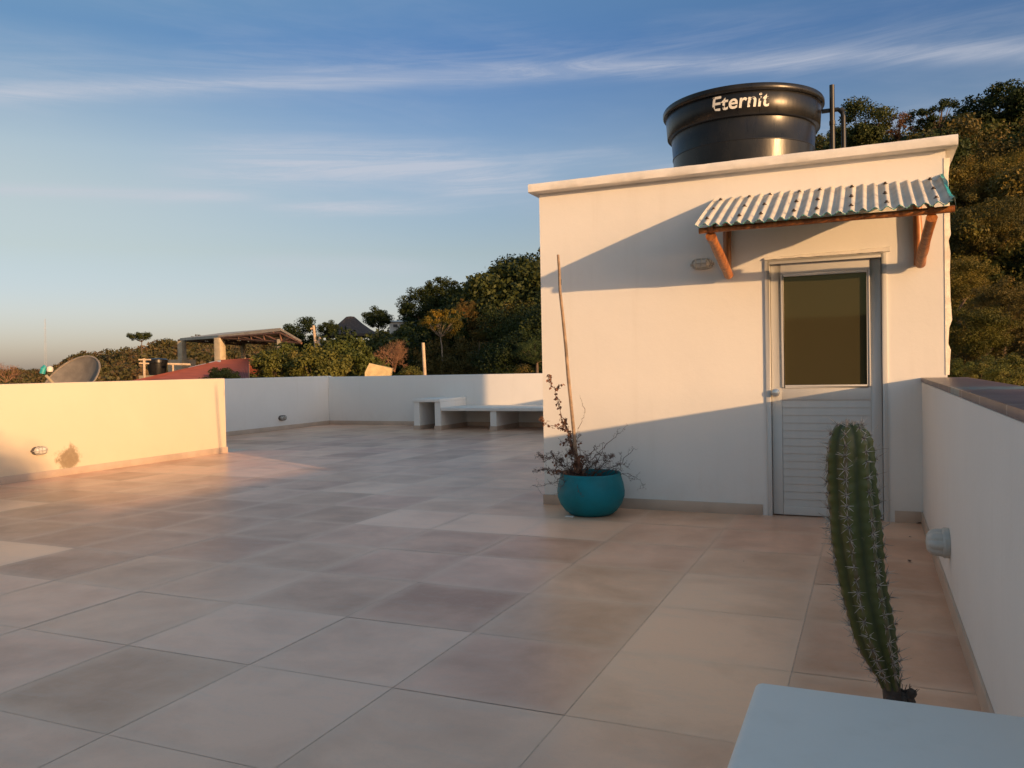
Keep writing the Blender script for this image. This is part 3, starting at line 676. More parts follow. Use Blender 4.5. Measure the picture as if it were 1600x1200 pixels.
chain([(897, 744, 0), (880, 745, -.18), (862, 756, -.26), (828, 762, -.3)], .0035, 0, 1)
chain([(902, 744, 0), (905, 722, -.1), (896, 706, -.12)], .006, 1, 2)
chain([(902, 744, 0), (893, 715, .05), (885, 690, .06)], .006, 1, 2)
for _ in range(22):
    d = Vector((sr.gauss(-.1, .9), sr.gauss(0, .6), sr.uniform(.1, .8))).normalized(); twig(Vector((sr.gauss(0, .03)-.02, sr.gauss(0, .03), 0)), d*sr.uniform(.15, .36), .0045, 2, 1 if sr.random() < .12 else 0)
br.build('branches', M['deadwood'], sh); lf.build('leaves', M['deadleaf'], sh)

# ------------------------------------------------------------------ cactus
CY = -.80
cpot = empty('cactus_pot', (1.075, CY, 0)); tag(cpot, 'clay pot hidden behind the near counter holding the cactus', 'flower pot')
MB().lathe([(.10, 0), (.115, .003), (.15, .30), (.165, .305), (.168, .35), (.155, .352), (.14, .33)], 48, capb=True).build('pot', M['skirt'], cpot, smooth=True)
MB().lathe([(.001, .33), (.143, .325)], 32).build('soil', M['soil'], cpot)
cac = empty('cactus', (1.075, CY, .33)); tag(cac, 'tall ribbed green column cactus covered in pale spines by the counter', 'cactus')
cw = [(661, 1327, 4), (663, 1327, 15), (668, 1326, 23), (677, 1327, 28), (690, 1328, 32), (710, 1328, 35), (735, 1329, 36.5), (757, 1330, 37), (790, 1332, 37.5), (826, 1335, 38), (870, 1341, 36.5), (920, 1348, 35), (960, 1357, 33.5), (994, 1365, 31), (1020, 1373, 27), (1040, 1380, 22.5), (1060, 1387, 16.5), (1075, 1391, 14.5)]
dep = (pY(1360, 900, CY)-CAM).dot(FW)
cen = [pY(x, y, CY) - Vector((1.075, CY, .33)) for y, x, r_ in cw]; rad = [r_*dep/F_PX/.97 for _, _, r_ in cw]
NR = 7; NT = 84; PH = math.radians(-100)
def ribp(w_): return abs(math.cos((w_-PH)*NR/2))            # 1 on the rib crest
def interp(t):
    t = max(0, min(len(cen)-1.001, t)); i = int(t); f_ = t-i; return cen[i].lerp(cen[i+1], f_), rad[i]*(1-f_)+rad[i+1]*f_
# arc-length resample
LN = [0]
for i in range(1, len(cen)): LN.append(LN[-1]+(cen[i]-cen[i-1]).length+abs(rad[i]-rad[i-1])*.6)
def ats(s_):
    for i in range(1, len(LN)):
        if s_ <= LN[i]: return interp(i-1+(s_-LN[i-1])/(LN[i]-LN[i-1]))
    return interp(len(cen)-1)
NS = 110; q = MB(); ribc = []; crg = random.Random(4)
for i in range(NS+1):
    c_, r_ = ats(LN[-1]*i/NS)
    for j in range(NT):
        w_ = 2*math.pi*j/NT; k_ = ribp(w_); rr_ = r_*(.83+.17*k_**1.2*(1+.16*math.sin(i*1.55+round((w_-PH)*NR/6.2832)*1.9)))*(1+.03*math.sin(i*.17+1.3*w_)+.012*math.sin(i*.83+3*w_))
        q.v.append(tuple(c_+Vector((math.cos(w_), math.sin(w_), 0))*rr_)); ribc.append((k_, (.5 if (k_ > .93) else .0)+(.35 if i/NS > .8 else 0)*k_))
for i in range(NS):
    for j in range(NT): q.f.append((i*NT+j, (i+1)*NT+j, (i+1)*NT+(j+1) % NT, i*NT+(j+1) % NT)); q.mi.append(0)
q.f.append(tuple(range(NT))); q.mi.append(0)
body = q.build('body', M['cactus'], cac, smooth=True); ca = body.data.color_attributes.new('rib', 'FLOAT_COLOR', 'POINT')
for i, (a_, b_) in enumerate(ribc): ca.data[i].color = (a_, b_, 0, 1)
spn, arl = MB(), MB()
for k_ in range(NR):
    w_ = PH + 2*math.pi*k_/NR; s_ = .012 + crg.uniform(0, .02)
    while s_ < LN[-1]*.97:
        c_, r_ = ats(s_); n_ = Vector((math.cos(w_), math.sin(w_), .35 if s_ < .05 else 0)).normalized(); p_ = c_+Vector((math.cos(w_), math.sin(w_), 0))*r_
        t1 = n_.cross(Vector((0, 0, 1))).normalized(); t2 = n_.cross(t1)
        arl.lathe([(.0001, 0)], 3) if False else None
        for _ in range(7):
            d = Vector([crg.gauss(0, 1) for _ in range(3)]).normalized()*.0030; arl.add([p_+d, p_+Vector((d.y, d.z, d.x)), p_+Vector((-d.z, d.x, -d.y))+n_*.003], [(0, 1, 2)])
        big = 1.0 if s_ > .03 else 1.1
        ns_ = crg.choice([5, 6, 7, 8, 9])
        for m_ in range(ns_):
            a_ = 2*math.pi*(m_+crg.uniform(-.45, .45))/ns_; L = crg.uniform(.007, .020)*big
            d = (t1*math.cos(a_)+t2*math.sin(a_)+n_*crg.uniform(.25, .6)).normalized()
            spn.tube([p_, p_+d*L], [.0010, .00030], 4, caps=False)
        for m_ in range(1 if crg.random() < .75 else 2):
            d = (n_+t1*crg.gauss(0, .35)+t2*crg.uniform(-.9, .1)).normalized(); spn.tube([p_, p_+d*crg.uniform(.018, .030)], [.0011, .00022], 4, caps=False)
        s_ += crg.uniform(.021, .034)
c0 = cen[0]
for _ in range(70):
    d = Vector((crg.gauss(0, .5), crg.gauss(0, .5), 1)).normalized(); b_ = c0+Vector((crg.gauss(0, .010), crg.gauss(0, .010), -.004)); spn.tube([b_, b_+d*crg.uniform(.006, .014)], [.0009, .0002], 4, caps=False)
spn.build('spines', M['spine'], cac); arl.build('areoles', M['areole'], cac)
cb = MB(); cP = [cen[-1]+Vector((0, 0, .012)), cen[-1]+Vector((.004, 0, -.03)), Vector((.0, 0, .09)), Vector((0, 0, -.02))]
cb.tube(cP, [.018, .021, .03, .034], 14, wob=.14, rnd=crg); cb.build('corky_base', M['corky'], cac, smooth=True)
cb = MB()
for i in range(16):
    a_ = pY(1400+crg.uniform(-12, 28), 1084+crg.uniform(-2, 12), CY+crg.uniform(-.02, .02)) - Vector((1.075, CY, .33)); k = crg.uniform(.007, .013)
    cb.lathe([(.001, k), (k*.8, k*.6), (k, 0), (k*.7, -k*.7), (.001, -k)], 7); 
    for j in range(len(cb.v)-35, len(cb.v)): cb.v[j] = tuple(Vector(cb.v[j])*crg.uniform(.85, 1.15)+a_)
for _ in range(9):
    a_ = pY(1412+crg.uniform(-8, 15), 1088, CY) - Vector((1.075, CY, .33)); d = Vector((crg.uniform(0, 1), crg.gauss(0, .3), crg.uniform(.1, .9))).normalized(); cb.tube([a_, a_+d*.026], [.0016, .0005], 4)
cb.build('dead_stub', M['corky'], cac)

# ------------------------------------------------------------------ litter on the floor
for i, (x, y, sz_, lb) in enumerate([(1437, 819, .045, 'curled dry leaf in the corner by the right wall'), (1421, 878, .04, 'dry leaf lying on the floor near the right wall lamp'), (1422, 840, .018, 'tiny dry leaf scrap on the floor behind the cactus'), (1162, 878, .012, 'tiny dark crumb on the floor tiles in front of the door'), (1398, 977, .03, 'small dry leaf on the floor just right of the cactus')]):
    d = dirpx(x, y); p_ = CAM + d*(-CAM.z/d.z); lm = MB(); k = 5; va = []
    for a_ in range(k+1):
        t = a_/k; wd = sz_*.28*math.sin(math.pi*min(.97, max(.03, t))); va += [(sz_*(t-.5), -wd, .004+.25*wd+.10*sz_*t), (sz_*(t-.5), 0, .003+.06*sz_*t), (sz_*(t-.5), wd, .004+.4*wd+.10*sz_*t)]
    fa = [(3*a_+j, 3*a_+j+1, 3*a_+4+j, 3*a_+3+j) for a_ in range(k) for j in range(2)]
    lo_ = lm.add(va, fa).build('dry_leaf', M['deadleaf'], None, loc=(p_.x, p_.y, .001)); lo_.rotation_euler[2] = i*1.7; tag(lo_, lb, 'dry leaf')

# ------------------------------------------------------------------ ground and hills
def lerp_tab(tab, x):
    if x <= tab[0][0]: return tab[0][1]
    for (a, b), (c, d) in zip(tab, tab[1:]):
        if x <= c: return b+(d-b)*(x-a)/(c-a)
    return tab[-1][1]
HY = lambda x: 590.98-.01976*x
sil = [(0, 577), (60, 574), (100, 560), (130, 552), (200, 543), (260, 530), (440, 527), (520, 541), (600, 538), (635, 505), (680, 475), (740, 475), (800, 440), (850, 425), (1000, 320), (1200, 230), (1300, 200), (1400, 196), (1480, 188), (1600, 165)]
AE = []
for x, y in sil: d = dirpx(x, y); AE.append((math.degrees(math.atan2(d.x, d.y)), math.degrees(math.atan2(d.z, math.hypot(d.x, d.y)))))
AE = [(-180, 3.0), (-140, 3.0), (-100, .8), (-70, .6)] + AE + [(20, 17), (34, 12), (52, 3.5), (70, 1.2), (125, .8), (150, 2.6), (180, 3.0)]
RD = [(-180, 400), (-120, 400), (-70, 300), (-56, 170), (-36, 150), (-33, 95), (-20, 88), (-8, 85), (9, 72), (34, 80), (60, 150), (90, 300), (180, 400)]
TH = [(-180, 0), (-56, 1.5), (-36, 2.5), (-33, 5), (9, 6.5), (34, 6), (70, 0), (180, 0)]
R0 = [(-180, 120), (-56, 55), (-36, 50), (-30, 30), (-22, 18), (34, 16), (60, 50), (90, 120), (180, 120)]
ZG = -3.4
def terrain(x, y):
    dx, dy = x-CAM.x, y-CAM.y; r_ = math.hypot(dx, dy); a = math.degrees(math.atan2(dx, dy))
    rr_, r0 = lerp_tab(RD, a), lerp_tab(R0, a); top = CAM.z + rr_*math.tan(R(lerp_tab(AE, a))) - lerp_tab(TH, a)
    t = max(0, min(1, (r_-r0)/(rr_-r0))); t = t**.8 if r_ < rr_ else 1
    z = ZG + (top-ZG)*(t*.75+.25*t*t*(3-2*t))
    if r_ > rr_: z -= (r_-rr_)*.02
    return z + (math.sin(x*.21)+math.sin(y*.17+x*.05)+.5*math.sin(x*.6+y*.5))*.25*min(1, max(0, (r_-12)/20))
va, fa = [], []; rs = [0, 4, 8, 11, 14, 16]; 
while rs[-1] < 900: rs.append(rs[-1]*1.055)
NA = 360
for r_ in rs:
    for i in range(NA):
        a = 2*math.pi*i/NA; x, y = CAM.x+r_*math.sin(a), CAM.y+r_*math.cos(a); va.append((x, y, terrain(x, y)))
for i in range(len(rs)-1):
    for j in range(NA): fa.append((i*NA+j, (i+1)*NA+j, (i+1)*NA+(j+1) % NA, i*NA+(j+1) % NA))
gm = MB(); gm.v, gm.f, gm.mi = va, fa, [0]*len(fa)
tag(gm.build('hillside_ground', M['ground'], smooth=True), kind='structure')
tag(MB().box(-4000, 4000, -4000, 4000, ZG-30, ZG-29).build('plain', M['ground']), kind='structure')
# walls of the house below the terrace
hb = MB(); hb.box(XFAR-.15, XR+.24, Y0, YB+.15, ZG-.5, -.2005); tag(hb.build('house_base', M['plaster']), 'white house walls beneath the roof terrace', 'building')

# ------------------------------------------------------------------ vegetation
def crown_arrays(rx, ry, rz, nc, per, leaf, seed, cr=.36, shell=.65, flatb=.0, up=.25, aspect=1.7, fill=.0):
    """leaf clumps: nc clumps spread through the crown, each with per small leaf faces"""
    r = np.random.default_rng(seed); C = []
    while len(C) < nc:
        p = r.normal(size=3); p /= np.linalg.norm(p); k = shell+(1-shell)*r.random()
        if r.random() < fill: k = r.random()*shell
        p = p*k*np.array([rx, ry, rz])*(.78+.3*r.random())
        if p[2] < -rz*(.75-flatb): continue
        C.append((p, r.uniform(.6, 1.25)*cr*min(rx, ry, rz*1.35)))
    n = nc*per; c = np.repeat(np.array([q[0] for q in C]), per, 0); R_ = np.repeat(np.array([q[1] for q in C]), per)
    u = r.normal(size=(n, 3)); u /= np.linalg.norm(u, axis=1)[:, None]; k = (r.random(n)**.45)
    pos = c + u*(R_*k)[:, None]*np.array([1, 1, .72])
    nrm = u*.8 + r.normal(size=(n, 3))*.55 + np.array([0, 0, up]); nrm /= np.linalg.norm(nrm, axis=1)[:, None]
    t = np.cross(nrm, r.normal(size=(n, 3))); t /= np.linalg.norm(t, axis=1)[:, None]; b = np.cross(nrm, t)
    L = leaf*r.uniform(.6, 1.3, n)[:, None]; W = L/aspect
    v = np.stack([pos-t*L*.5, pos+b*W*.5+nrm*L*.08, pos+t*L*.5, pos-b*W*.5+nrm*L*.08], 1).reshape(-1, 3)
    return v, C
def quads_mesh(name, v, mat):
    n = len(v)//4; me = bpy.data.meshes.new(name); me.vertices.add(len(v)); me.vertices.foreach_set('co', v.astype(np.float32).ravel())
    me.loops.add(len(v)); me.loops.foreach_set('vertex_index', np.arange(len(v), dtype=np.int32)); me.polygons.add(n)
    me.polygons.foreach_set('loop_start', np.arange(0, len(v), 4, dtype=np.int32)); me.update(calc_edges=True); me.materials.append(mat); return me
def tree_proto(kind, mat, rx, rz, nc, per, leaf, seed, th, bark='bark', limbs=9, tr=.16, name='tree', **kw):
    """returns an unlinked (crown mesh, trunk mesh); crown centre at height th+rz*.6"""
    v, C = crown_arrays(rx, rx*.95, rz, nc, per, leaf, seed, **kw); hc = th+rz*.62; v = v+np.array([0, 0, hc])
    cm = quads_mesh('crown', v, M[mat]); r = random.Random(seed); tb = MB()
    fork = Vector((r.uniform(-.2, .2), r.uniform(-.2, .2), th*.75))
    tb.tube([(0, 0, -.8), (r.uniform(-.1, .1), r.uniform(-.1, .1), th*.4), fork], [tr*1.3, tr, tr*.8], 7)
    for p, cr_ in C[::max(1, len(C)//limbs)]:
        e = Vector(p)*.85+Vector((0, 0, hc)); mid = fork.lerp(e, .5)+Vector((r.gauss(0, .15), r.gauss(0, .15), -.12*rx*.3)); tb.tube([fork, mid, e], [tr*.55, tr*.33, tr*.10], 5, caps=False)
    to = tb.build('trunk', M[bark], None, smooth=True); tm = to.data; bpy.data.objects.remove(to)
    return dict(cm=cm, tm=tm, h=hc+rz, rx=rx, name=name)
def plant_tree(pr, loc, scale=1., rz=0., label='', group=None, cat='tree', sx=1.):
    root = empty(pr['name'], loc, rz); root.scale = (scale*sx, scale*sx, scale); tag(root, label, cat, group)
    for nm, me in (('crown', pr['cm']), ('trunk', pr['tm'])):
        o = bpy.data.objects.new(nm, me); col.objects.link(o); o.parent = root
    return root
PT = {
 'dark1': tree_proto('d', 'fol_dark', 3.2, 2.6, 46, 260, .27, 1, 2.6, cr=.36, shell=.7),
 'dark2': tree_proto('d', 'fol_dark', 3.4, 2.3, 40, 300, .27, 2, 3.0, cr=.34, shell=.65),
 'mid1': tree_proto('m', 'fol_mid', 3.0, 2.5, 46, 240, .25, 3, 2.4, cr=.33, shell=.65),
 'mid2': tree_proto('m', 'fol_mid', 3.4, 2.2, 52, 220, .25, 4, 2.8, cr=.30, shell=.6),
 'dry1': tree_proto('y', 'fol_dry', 2.9, 2.1, 44, 190, .22, 5, 2.8, cr=.30, shell=.6),
 'dry2': tree_proto('y', 'fol_dry', 3.2, 2.4, 60, 160, .22, 6, 2.6, cr=.25, shell=.55),
 'open': tree_proto('o', 'fol_dark', 3.6, 2.0, 34, 170, .25, 7, 3.6, cr=.27, shell=.75, limbs=18, tr=.2),
 'yellow': tree_proto('y', 'fol_yellow', 2.6, 1.6, 42, 120, .19, 8, 2.6, bark='barkpale', cr=.24, shell=.7, limbs=16, tr=.08),
 'orange': tree_proto('r', 'fol_brown', 2.2, 1.8, 34, 90, .17, 9, 2.6, cr=.24, shell=.6, limbs=18, tr=.10),
 'fine': tree_proto('f', 'fol_fine', 2.4, 1.5, 46, 260, .17, 10, 1.4, cr=.30, shell=.6, aspect=4.5, name='feathery_tree'),
 'umb': tree_proto('u', 'fol_dark', 3.4, .7, 34, 120, .22, 11, 3.0, cr=.62, shell=.5, limbs=16, tr=.10, name='umbrella_tree'),
 'ndark': tree_proto('nd', 'fol_dark', 2.2, 1.7, 95, 330, .088, 21, 1.8, cr=.27, shell=.6, tr=.1),
 'nmid': tree_proto('nm', 'fol_lit', 2.1, 1.7, 105, 300, .085, 22, 1.7, cr=.25, shell=.55, tr=.1),
 'ndry': tree_proto('ny', 'fol_dry', 2.1, 1.6, 105, 280, .082, 23, 1.8, cr=.24, shell=.55, tr=.1),
 'bush': tree_proto('b', 'fol_near', 1.3, 1.1, 34, 170, .13, 12, .4, cr=.34, shell=.65, tr=.05, name='leafy_bush', aspect=1.5),
 'fig': tree_proto('g', 'fol_near', 1.9, 1.35, 62, 130, .17, 13, 2.0, cr=.28, shell=.6, tr=.09, limbs=20, aspect=1.45, name='broadleaf_tree'),
}
def put_at(kind, px, ytop, wpx, dist, label, group=None, rz=0., cat='tree', sxk=None, ybase=None):
    """tree whose crown is wpx photo pixels wide with its top at ytop, standing dist metres away"""
    pr = PT[kind]; mpp = dist/F_PX*1.02; s_ = wpx*mpp/2/pr['rx']/1.08
    top = at(px, ytop, dist); return plant_tree(pr, (top.x, top.y, top.z-pr['h']*s_*.97), s_, rz, label, group, cat)
named = [
 ('umb', 221, 521, 50, 120, 'flat-topped umbrella tree alone on the skyline at the far left'),
 ('dark1', 474, 502, 66, 84, 'dark round tree just right of the open shed roof'),
 ('dark2', 512, 503, 36, 82, 'small dark tree crown left of the thatched hut'),
 ('dark2', 590, 483, 50, 62, 'dark tree with a bare trunk standing in front of the thatched hut'),
 ('dark1', 545, 528, 50, 57, 'low dark tree below the thatched hut'),
 ('mid1', 600, 526, 44, 55, 'low tree at the foot of the hut tree above the bare bush'),
 ('dark1', 632, 512, 40, 55, 'dark tree below the white hillside house'),
 ('dark2', 505, 528, 44, 60, 'low dark tree right of the leaning utility pole'),
 ('dark1', 655, 455, 62, 60, 'left half of the large dark crown beside the white hillside house'),
 ('mid1', 690, 434, 66, 64, 'pointed tallest dark crown left of the brown hillside roof'),
 ('dark2', 722, 474, 56, 58, 'dark crown directly below the left end of the brown hillside roof'),
 ('open', 800, 406, 84, 84, 'airy skyline tree with sky showing through, right of the brown roof'),
 ('mid2', 842, 411, 60, 86, 'green skyline tree touching the left edge of the stair room'),
 ('dark2', 762, 430, 52, 88, 'low dark skyline tree behind the brown hillside roof'),
 ('yellow', 690, 484, 76, 44, 'slender tree with yellow blossom on a thin pale trunk'),
 ('ndry', 728, 470, 44, 50, 'olive brown tree just right of the yellow flowering tree'),
 ('ndry', 780, 490, 50, 46, 'orange-brown tree in the middle of the dark slope'),
 ('ndry', 832, 478, 62, 48, 'large brownish tree beside the stair room edge'),
 ('ndry', 748, 515, 28, 40, 'small round tan tree below the yellow flowering tree'),
 ('nmid', 822, 466, 30, 52, 'small bright green tree above the brownish tree by the room'),
 ('fine', 838, 530, 70, 27, 'feathery pale green tree at the foot of the stair room edge'),
 ('dark1', 1345, 163, 92, 50, 'dark round tree right of the roof tank pipes'),
 ('orange', 1402, 178, 50, 52, 'small orange-leaved tree on the skyline above the roof slab'),
 ('open', 1462, 158, 86, 56, 'sparse flat-topped skyline tree above the roof slab corner'),
 ('dark2', 1560, 138, 120, 52, 'big dark skyline tree at the top right corner'),
 ('dark1', 1500, 190, 80, 50, 'dark tree below the sparse skyline tree at right'),
 ('fig', 345, 576, 60, 20.5, 'low leafy shrub crown in front of the red roof'),
 ('fig', 428, 549, 84, 23, 'left broad-leaved tree beneath the open shed'),
 ('fig', 462, 539, 116, 24, 'middle broad-leaved tree just right of the open shed'),
 ('fig', 540, 533, 120, 24.5, 'right broad-leaved tree beside the bare brown bush'),
 ('fig', 500, 548, 110, 22.5, 'front broad-leaved tree low behind the back wall'),
 ('bush', 640, 572, 50, 22, 'small green bush between the yellow masonry and the pale post'),
 ('bush', 592, 566, 46, 22.5, 'small bush behind the yellow masonry block'),
]
vr = random.Random(77)
for k_, x, yt, w_, ds, lb in named: put_at(k_, x, yt, w_, ds, lb, rz=vr.uniform(0, 6.28))
# the tall wood at the right edge of the picture
for (k_, x, yt, w_, ds, lb) in [
 ('nmid', 1520, 250, 110, 40, 'mid green tree below the dark skyline tree at right'), ('ndry', 1540, 310, 120, 30, 'large sunlit olive tree half way up the right slope'),
 ('nmid', 1590, 235, 90, 42, 'green tree at the right picture edge below the skyline'), ('nmid', 1500, 400, 90, 26, 'green tree hugging the wavy right corner of the stair room'),
 ('ndry', 1570, 440, 110, 24, 'warm brown sunlit tree low on the right slope'), ('nmid', 1530, 480, 100, 22, 'green tree above the low bright bushes at right'),
 ('ndark', 1500, 330, 60, 34, 'dark gap-filling tree beside the awning end'), ('ndark', 1600, 380, 90, 30, 'dark tree cut by the right picture edge')]:
    put_at(k_, x, yt, w_, ds, lb, rz=vr.uniform(0, 6.28))
for i, (x, yt, w_, ds) in enumerate([(1500, 560, 40, 14), (1530, 566, 46, 13), (1562, 570, 44, 12.5), (1592, 574, 44, 12), (1548, 555, 50, 16), (1585, 552, 60, 15)]):
    put_at('bush', x, yt, w_, ds, 'bright leafy bush just beyond the dark tiled top of the right wall', 'bushes beyond the right wall', rz=vr.uniform(0, 6.28), cat='bush')
# unseen tree added past the right wall to shade cactus and left wall
tp_ = tree_proto('s', 'fol_dark', 1.6, 1.3, 130, 220, .14, 40, 5.1, cr=.42, shell=.4, tr=.12, name='tree'); plant_tree(tp_, (9.0, -6.0, ZG), 1., 0, 'unseen round leafy tree added beyond the right wall to shade the cactus')
# infill wood on the slope
spots = []; kinds = ['dark1', 'dark2', 'mid1', 'mid2', 'dark1', 'dry1', 'dark2', 'mid1', 'dry2']
tries = 0
while tries < 6000 and len(spots) < 190:
    tries += 1; a = vr.uniform(-35, 13); lo_ = 19 if a > -24 else 44; hi_ = lerp_tab(RD, a)*1.02
    r_ = math.sqrt(vr.uniform(lo_**2, hi_**2)); x, y = CAM.x+r_*math.sin(R(a)), CAM.y+r_*math.cos(R(a))
    if -18.5 < a < 2.5 and r_ < 58: continue                       # hidden behind the stair room
    if any((x-p)**2+(y-q_)**2 < (3.1 if r_ < 60 else 3.9)**2 for p, q_ in spots): continue
    ax_ = R(a)
    if azpx(712) < ax_ < azpx(803) and r_ > 66: continue
    if azpx(515) < ax_ < azpx(612) and r_ > 60: continue
    spots.append((x, y)); s_ = vr.uniform(.75, 1.15)*(.62 if r_ < 30 else 1)
    if r_ > hi_*.93: s_ *= .8
    z = terrain(x, y)
    kk = vr.choice(kinds)
    if r_ < 46 and a < -17: kk = vr.choice(['dark1', 'dark1', 'dark2', 'dry1'])  # dark foliage kinds picked here to put the slope's shade into colour
    if a > 3: kk = vr.choice(['mid1', 'dry1', 'mid1', 'dry2', 'dark1'])
    if r_ < 46: kk, s_ = {'d': 'ndark', 'm': 'nmid'}.get(kk[0], 'ndark') if not kk.startswith('dry') else 'ndry', s_*1.45
    lb, gr = {'d': ('dark green bushy tree among the dense hillside wood', 'dark trees of the hillside wood'), 'm': ('mid green bushy tree among the dense hillside wood', 'green trees of the hillside wood'), 'y': ('brownish olive dry tree among the dense hillside wood', 'dry trees of the hillside wood')}['y' if 'dry' in kk else kk.lstrip('n')[0]]
    plant_tree(PT[kk], (x, y, z-1.2*s_), s_, vr.uniform(0, 6.28), lb, gr)
# scrub on the far left hill: one mass nobody could count
r = np.random.default_rng(8); parts = []
base, _ = crown_arrays(1.5, 1.5, 1.1, 12, 40, .42, 3, cr=.5, shell=.5, flatb=.3); b2_, _ = crown_arrays(2.0, 2.0, 1.5, 14, 40, .45, 4, cr=.45, shell=.55, flatb=.3)
k = 0; sr2 = random.Random(15)
while k < 620:
    a = sr2.uniform(-63, -33); hi_ = lerp_tab(RD, a); r_ = math.sqrt(sr2.uniform(60**2, (hi_*1.01)**2)); x, y = CAM.x+r_*math.sin(R(a)), CAM.y+r_*math.cos(R(a))
    s_ = sr2.uniform(.55, 1.15)*(1.0 if a > -52 else .8); th = sr2.uniform(0, 6.28); c_, q_ = math.cos(th), math.sin(th); v = (base if sr2.random() < .6 else b2_)*s_
    v = np.stack([v[:, 0]*c_-v[:, 1]*q_, v[:, 0]*q_+v[:, 1]*c_, v[:, 2]], 1)+np.array([x, y, terrain(x, y)+.6*s_]); parts.append(v); k += 1
so2 = bpy.data.objects.new('scrub', quads_mesh('scrub', np.concatenate(parts), M['scrub'])); col.objects.link(so2)
tag(so2, 'dry olive scrub covering the far left hill', 'scrub', kind='stuff')

def bare(name, px, ytop, wpx, dist, label, cat, seed, mat, lv=6, spread=.55, cnt=7):
    r = random.Random(seed); m = MB(); mpp = dist/F_PX; W_ = wpx*mpp/2; top = at(px, ytop, dist); Hh = W_*1.45
    def grow(p, d, L, rad_, l):
        if l == 0 or L < .03: return
        q_ = p + d*L; mid = p.lerp(q_, .5)+Vector([r.gauss(0, .05) for _ in range(3)])*L; m.tube([p, mid, q_], [rad_, rad_*.85, rad_*.7], 3, caps=False)
        for _ in range(r.choice([2, 3, 3])):
            nd = (d + Vector([r.gauss(0, spread) for _ in range(3)]) + Vector((0, 0, .12))).normalized(); grow(p.lerp(q_, r.uniform(.6, 1)), nd, L*r.uniform(.62, .85), rad_*.68, l-1)
    for _ in range(cnt):
        d = Vector((r.gauss(0, .6), r.gauss(0, .6), 1)).normalized(); grow(Vector((0, 0, 0)), d, Hh*.34, W_*.016, lv)
    root = empty(name, (top.x, top.y, top.z-Hh)); tag(root, label, cat); m.build('branches', M[mat], root)
bare('bare_bush', 616, 527, 74, 25, 'bare brown twiggy bush right of the broad-leaved trees', 'bush', 5, 'twig', lv=7)
bare('bare_tree', 8, 560, 44, 60, 'bare pale-branched tree at the far left edge', 'tree', 8, 'twig', lv=6)

# ------------------------------------------------------------------ things beyond the walls
# satellite dish
dc = at(123, 606, 12.6); px_m = 12.6/F_PX
ds_ = empty('satellite_dish', dc); tag(ds_, 'grey satellite dish tilted up behind the lit left wall', 'satellite dish')
vd = dirpx(118, 591).normalized(); vr_ = vd.cross(Vector((0, 0, 1))).normalized(); vu = vr_.cross(vd); nrm = (-.58*vr_ + .66*vu - .52*vd).normalized(); qd = nrm.to_track_quat('Z', 'Y')
md = MB(); rd = .42; prof = [(.001, 0)]+[(rd*i/8, .16*(i/8)**2) for i in range(1, 9)]
md.lathe(prof, 48); md.lathe([(r_, z-.006) for r_, z in prof[::-1]], 48)
dm = md.build('reflector', M['dish'], ds_, smooth=True); dm.rotation_mode = 'QUATERNION'; dm.rotation_quaternion = qd
rm = MB().lathe([(rd-.002, .152), (rd+.014, .156), (rd+.014, .172), (rd-.004, .170), (rd-.002, .152)], 48).build('rim', M['dishrim'], ds_, smooth=True); rm.rotation_mode = 'QUATERNION'; rm.rotation_quaternion = qd
lp_ = at(72, 580, 12.4)-dc; ft = at(84, 600, 12.5)-dc
MB().tube([at(92, 612, 12.6)-dc, ft, lp_+Vector((0, 0, -.06))], .020, 8).build('arm', M['concrete'], ds_, smooth=True)
MB().tube([at(66, 584, 12.4)-dc, at(68, 576, 12.4)-dc, at(72, 573, 12.4)-dc], .036, 10).build('feed_bracket', M['scrap'], ds_, smooth=True)
ln = MB().lathe([(.001, -.03), (.035, -.028), (.042, 0), (.038, .03), (.02, .045), (.001, .047)], 16).build('feed_cap', M['whitestrip'], ds_, smooth=True, loc=at(78, 577.5, 12.35)-dc)
MB().tube([(0, 0, -.03), (.02, .05, -.5), (.02, .05, -4.6)], .03, 8).build('mast', M['dish'], ds_, smooth=True)

def prism(m, A, B, C, D, th, mi=0):
    """slab through four corner points, th thick downwards"""
    v = [Vector(p) for p in (A, B, C, D)]; w_ = [p-Vector((0, 0, th)) for p in v]
    return m.add(v+w_, [(0, 1, 2, 3), (7, 6, 5, 4), (0, 4, 5, 1), (1, 5, 6, 2), (2, 6, 7, 3), (3, 7, 4, 0)], mi)
# red-roofed house
E_ = Vector((0, 0, 0)); rh = empty('red_roof_house', (at(330, 590, 24).x, at(330, 590, 24).y, ZG)); O = rh.location
tag(rh, 'house with a low red corrugated roof below the open shed', 'house')
A_, B_, C_, D_, F_ = at(196, 598, 26), at(345, 563, 33), at(389, 560.5, 34), at(389, 606, 24), at(176, 612, 22)
m_ = MB()
def corr(m, P, Q, S, Tt, n=44, amp_=.02):
    """corrugated quad P-Q (eave) S-T (ridge)"""
    va, fa = [], []
    for i in range(n*4+1):
        t = i/(n*4); h = Vector((0, 0, amp_*math.cos(2*math.pi*t*n))); va += [P.lerp(Q, t)+h, Tt.lerp(S, t)+h]
    for i in range(n*4): fa.append((2*i, 2*i+2, 2*i+3, 2*i+1))
    m.add(va, fa)
corr(m_, F_-O, D_-O, C_-O, B_-O); corr(m_, A_-O+Vector((0, 0, .0)), F_-O, B_-O, B_-O-Vector((0, 0, .02)), 20)
bk1, bk2 = C_+Vector((1, 5, -1.2)), B_+Vector((-1, 5, -1.2)); corr(m_, bk1-O, bk2-O, B_-O, C_-O)
m_.build('roof', M['redroof'], rh)
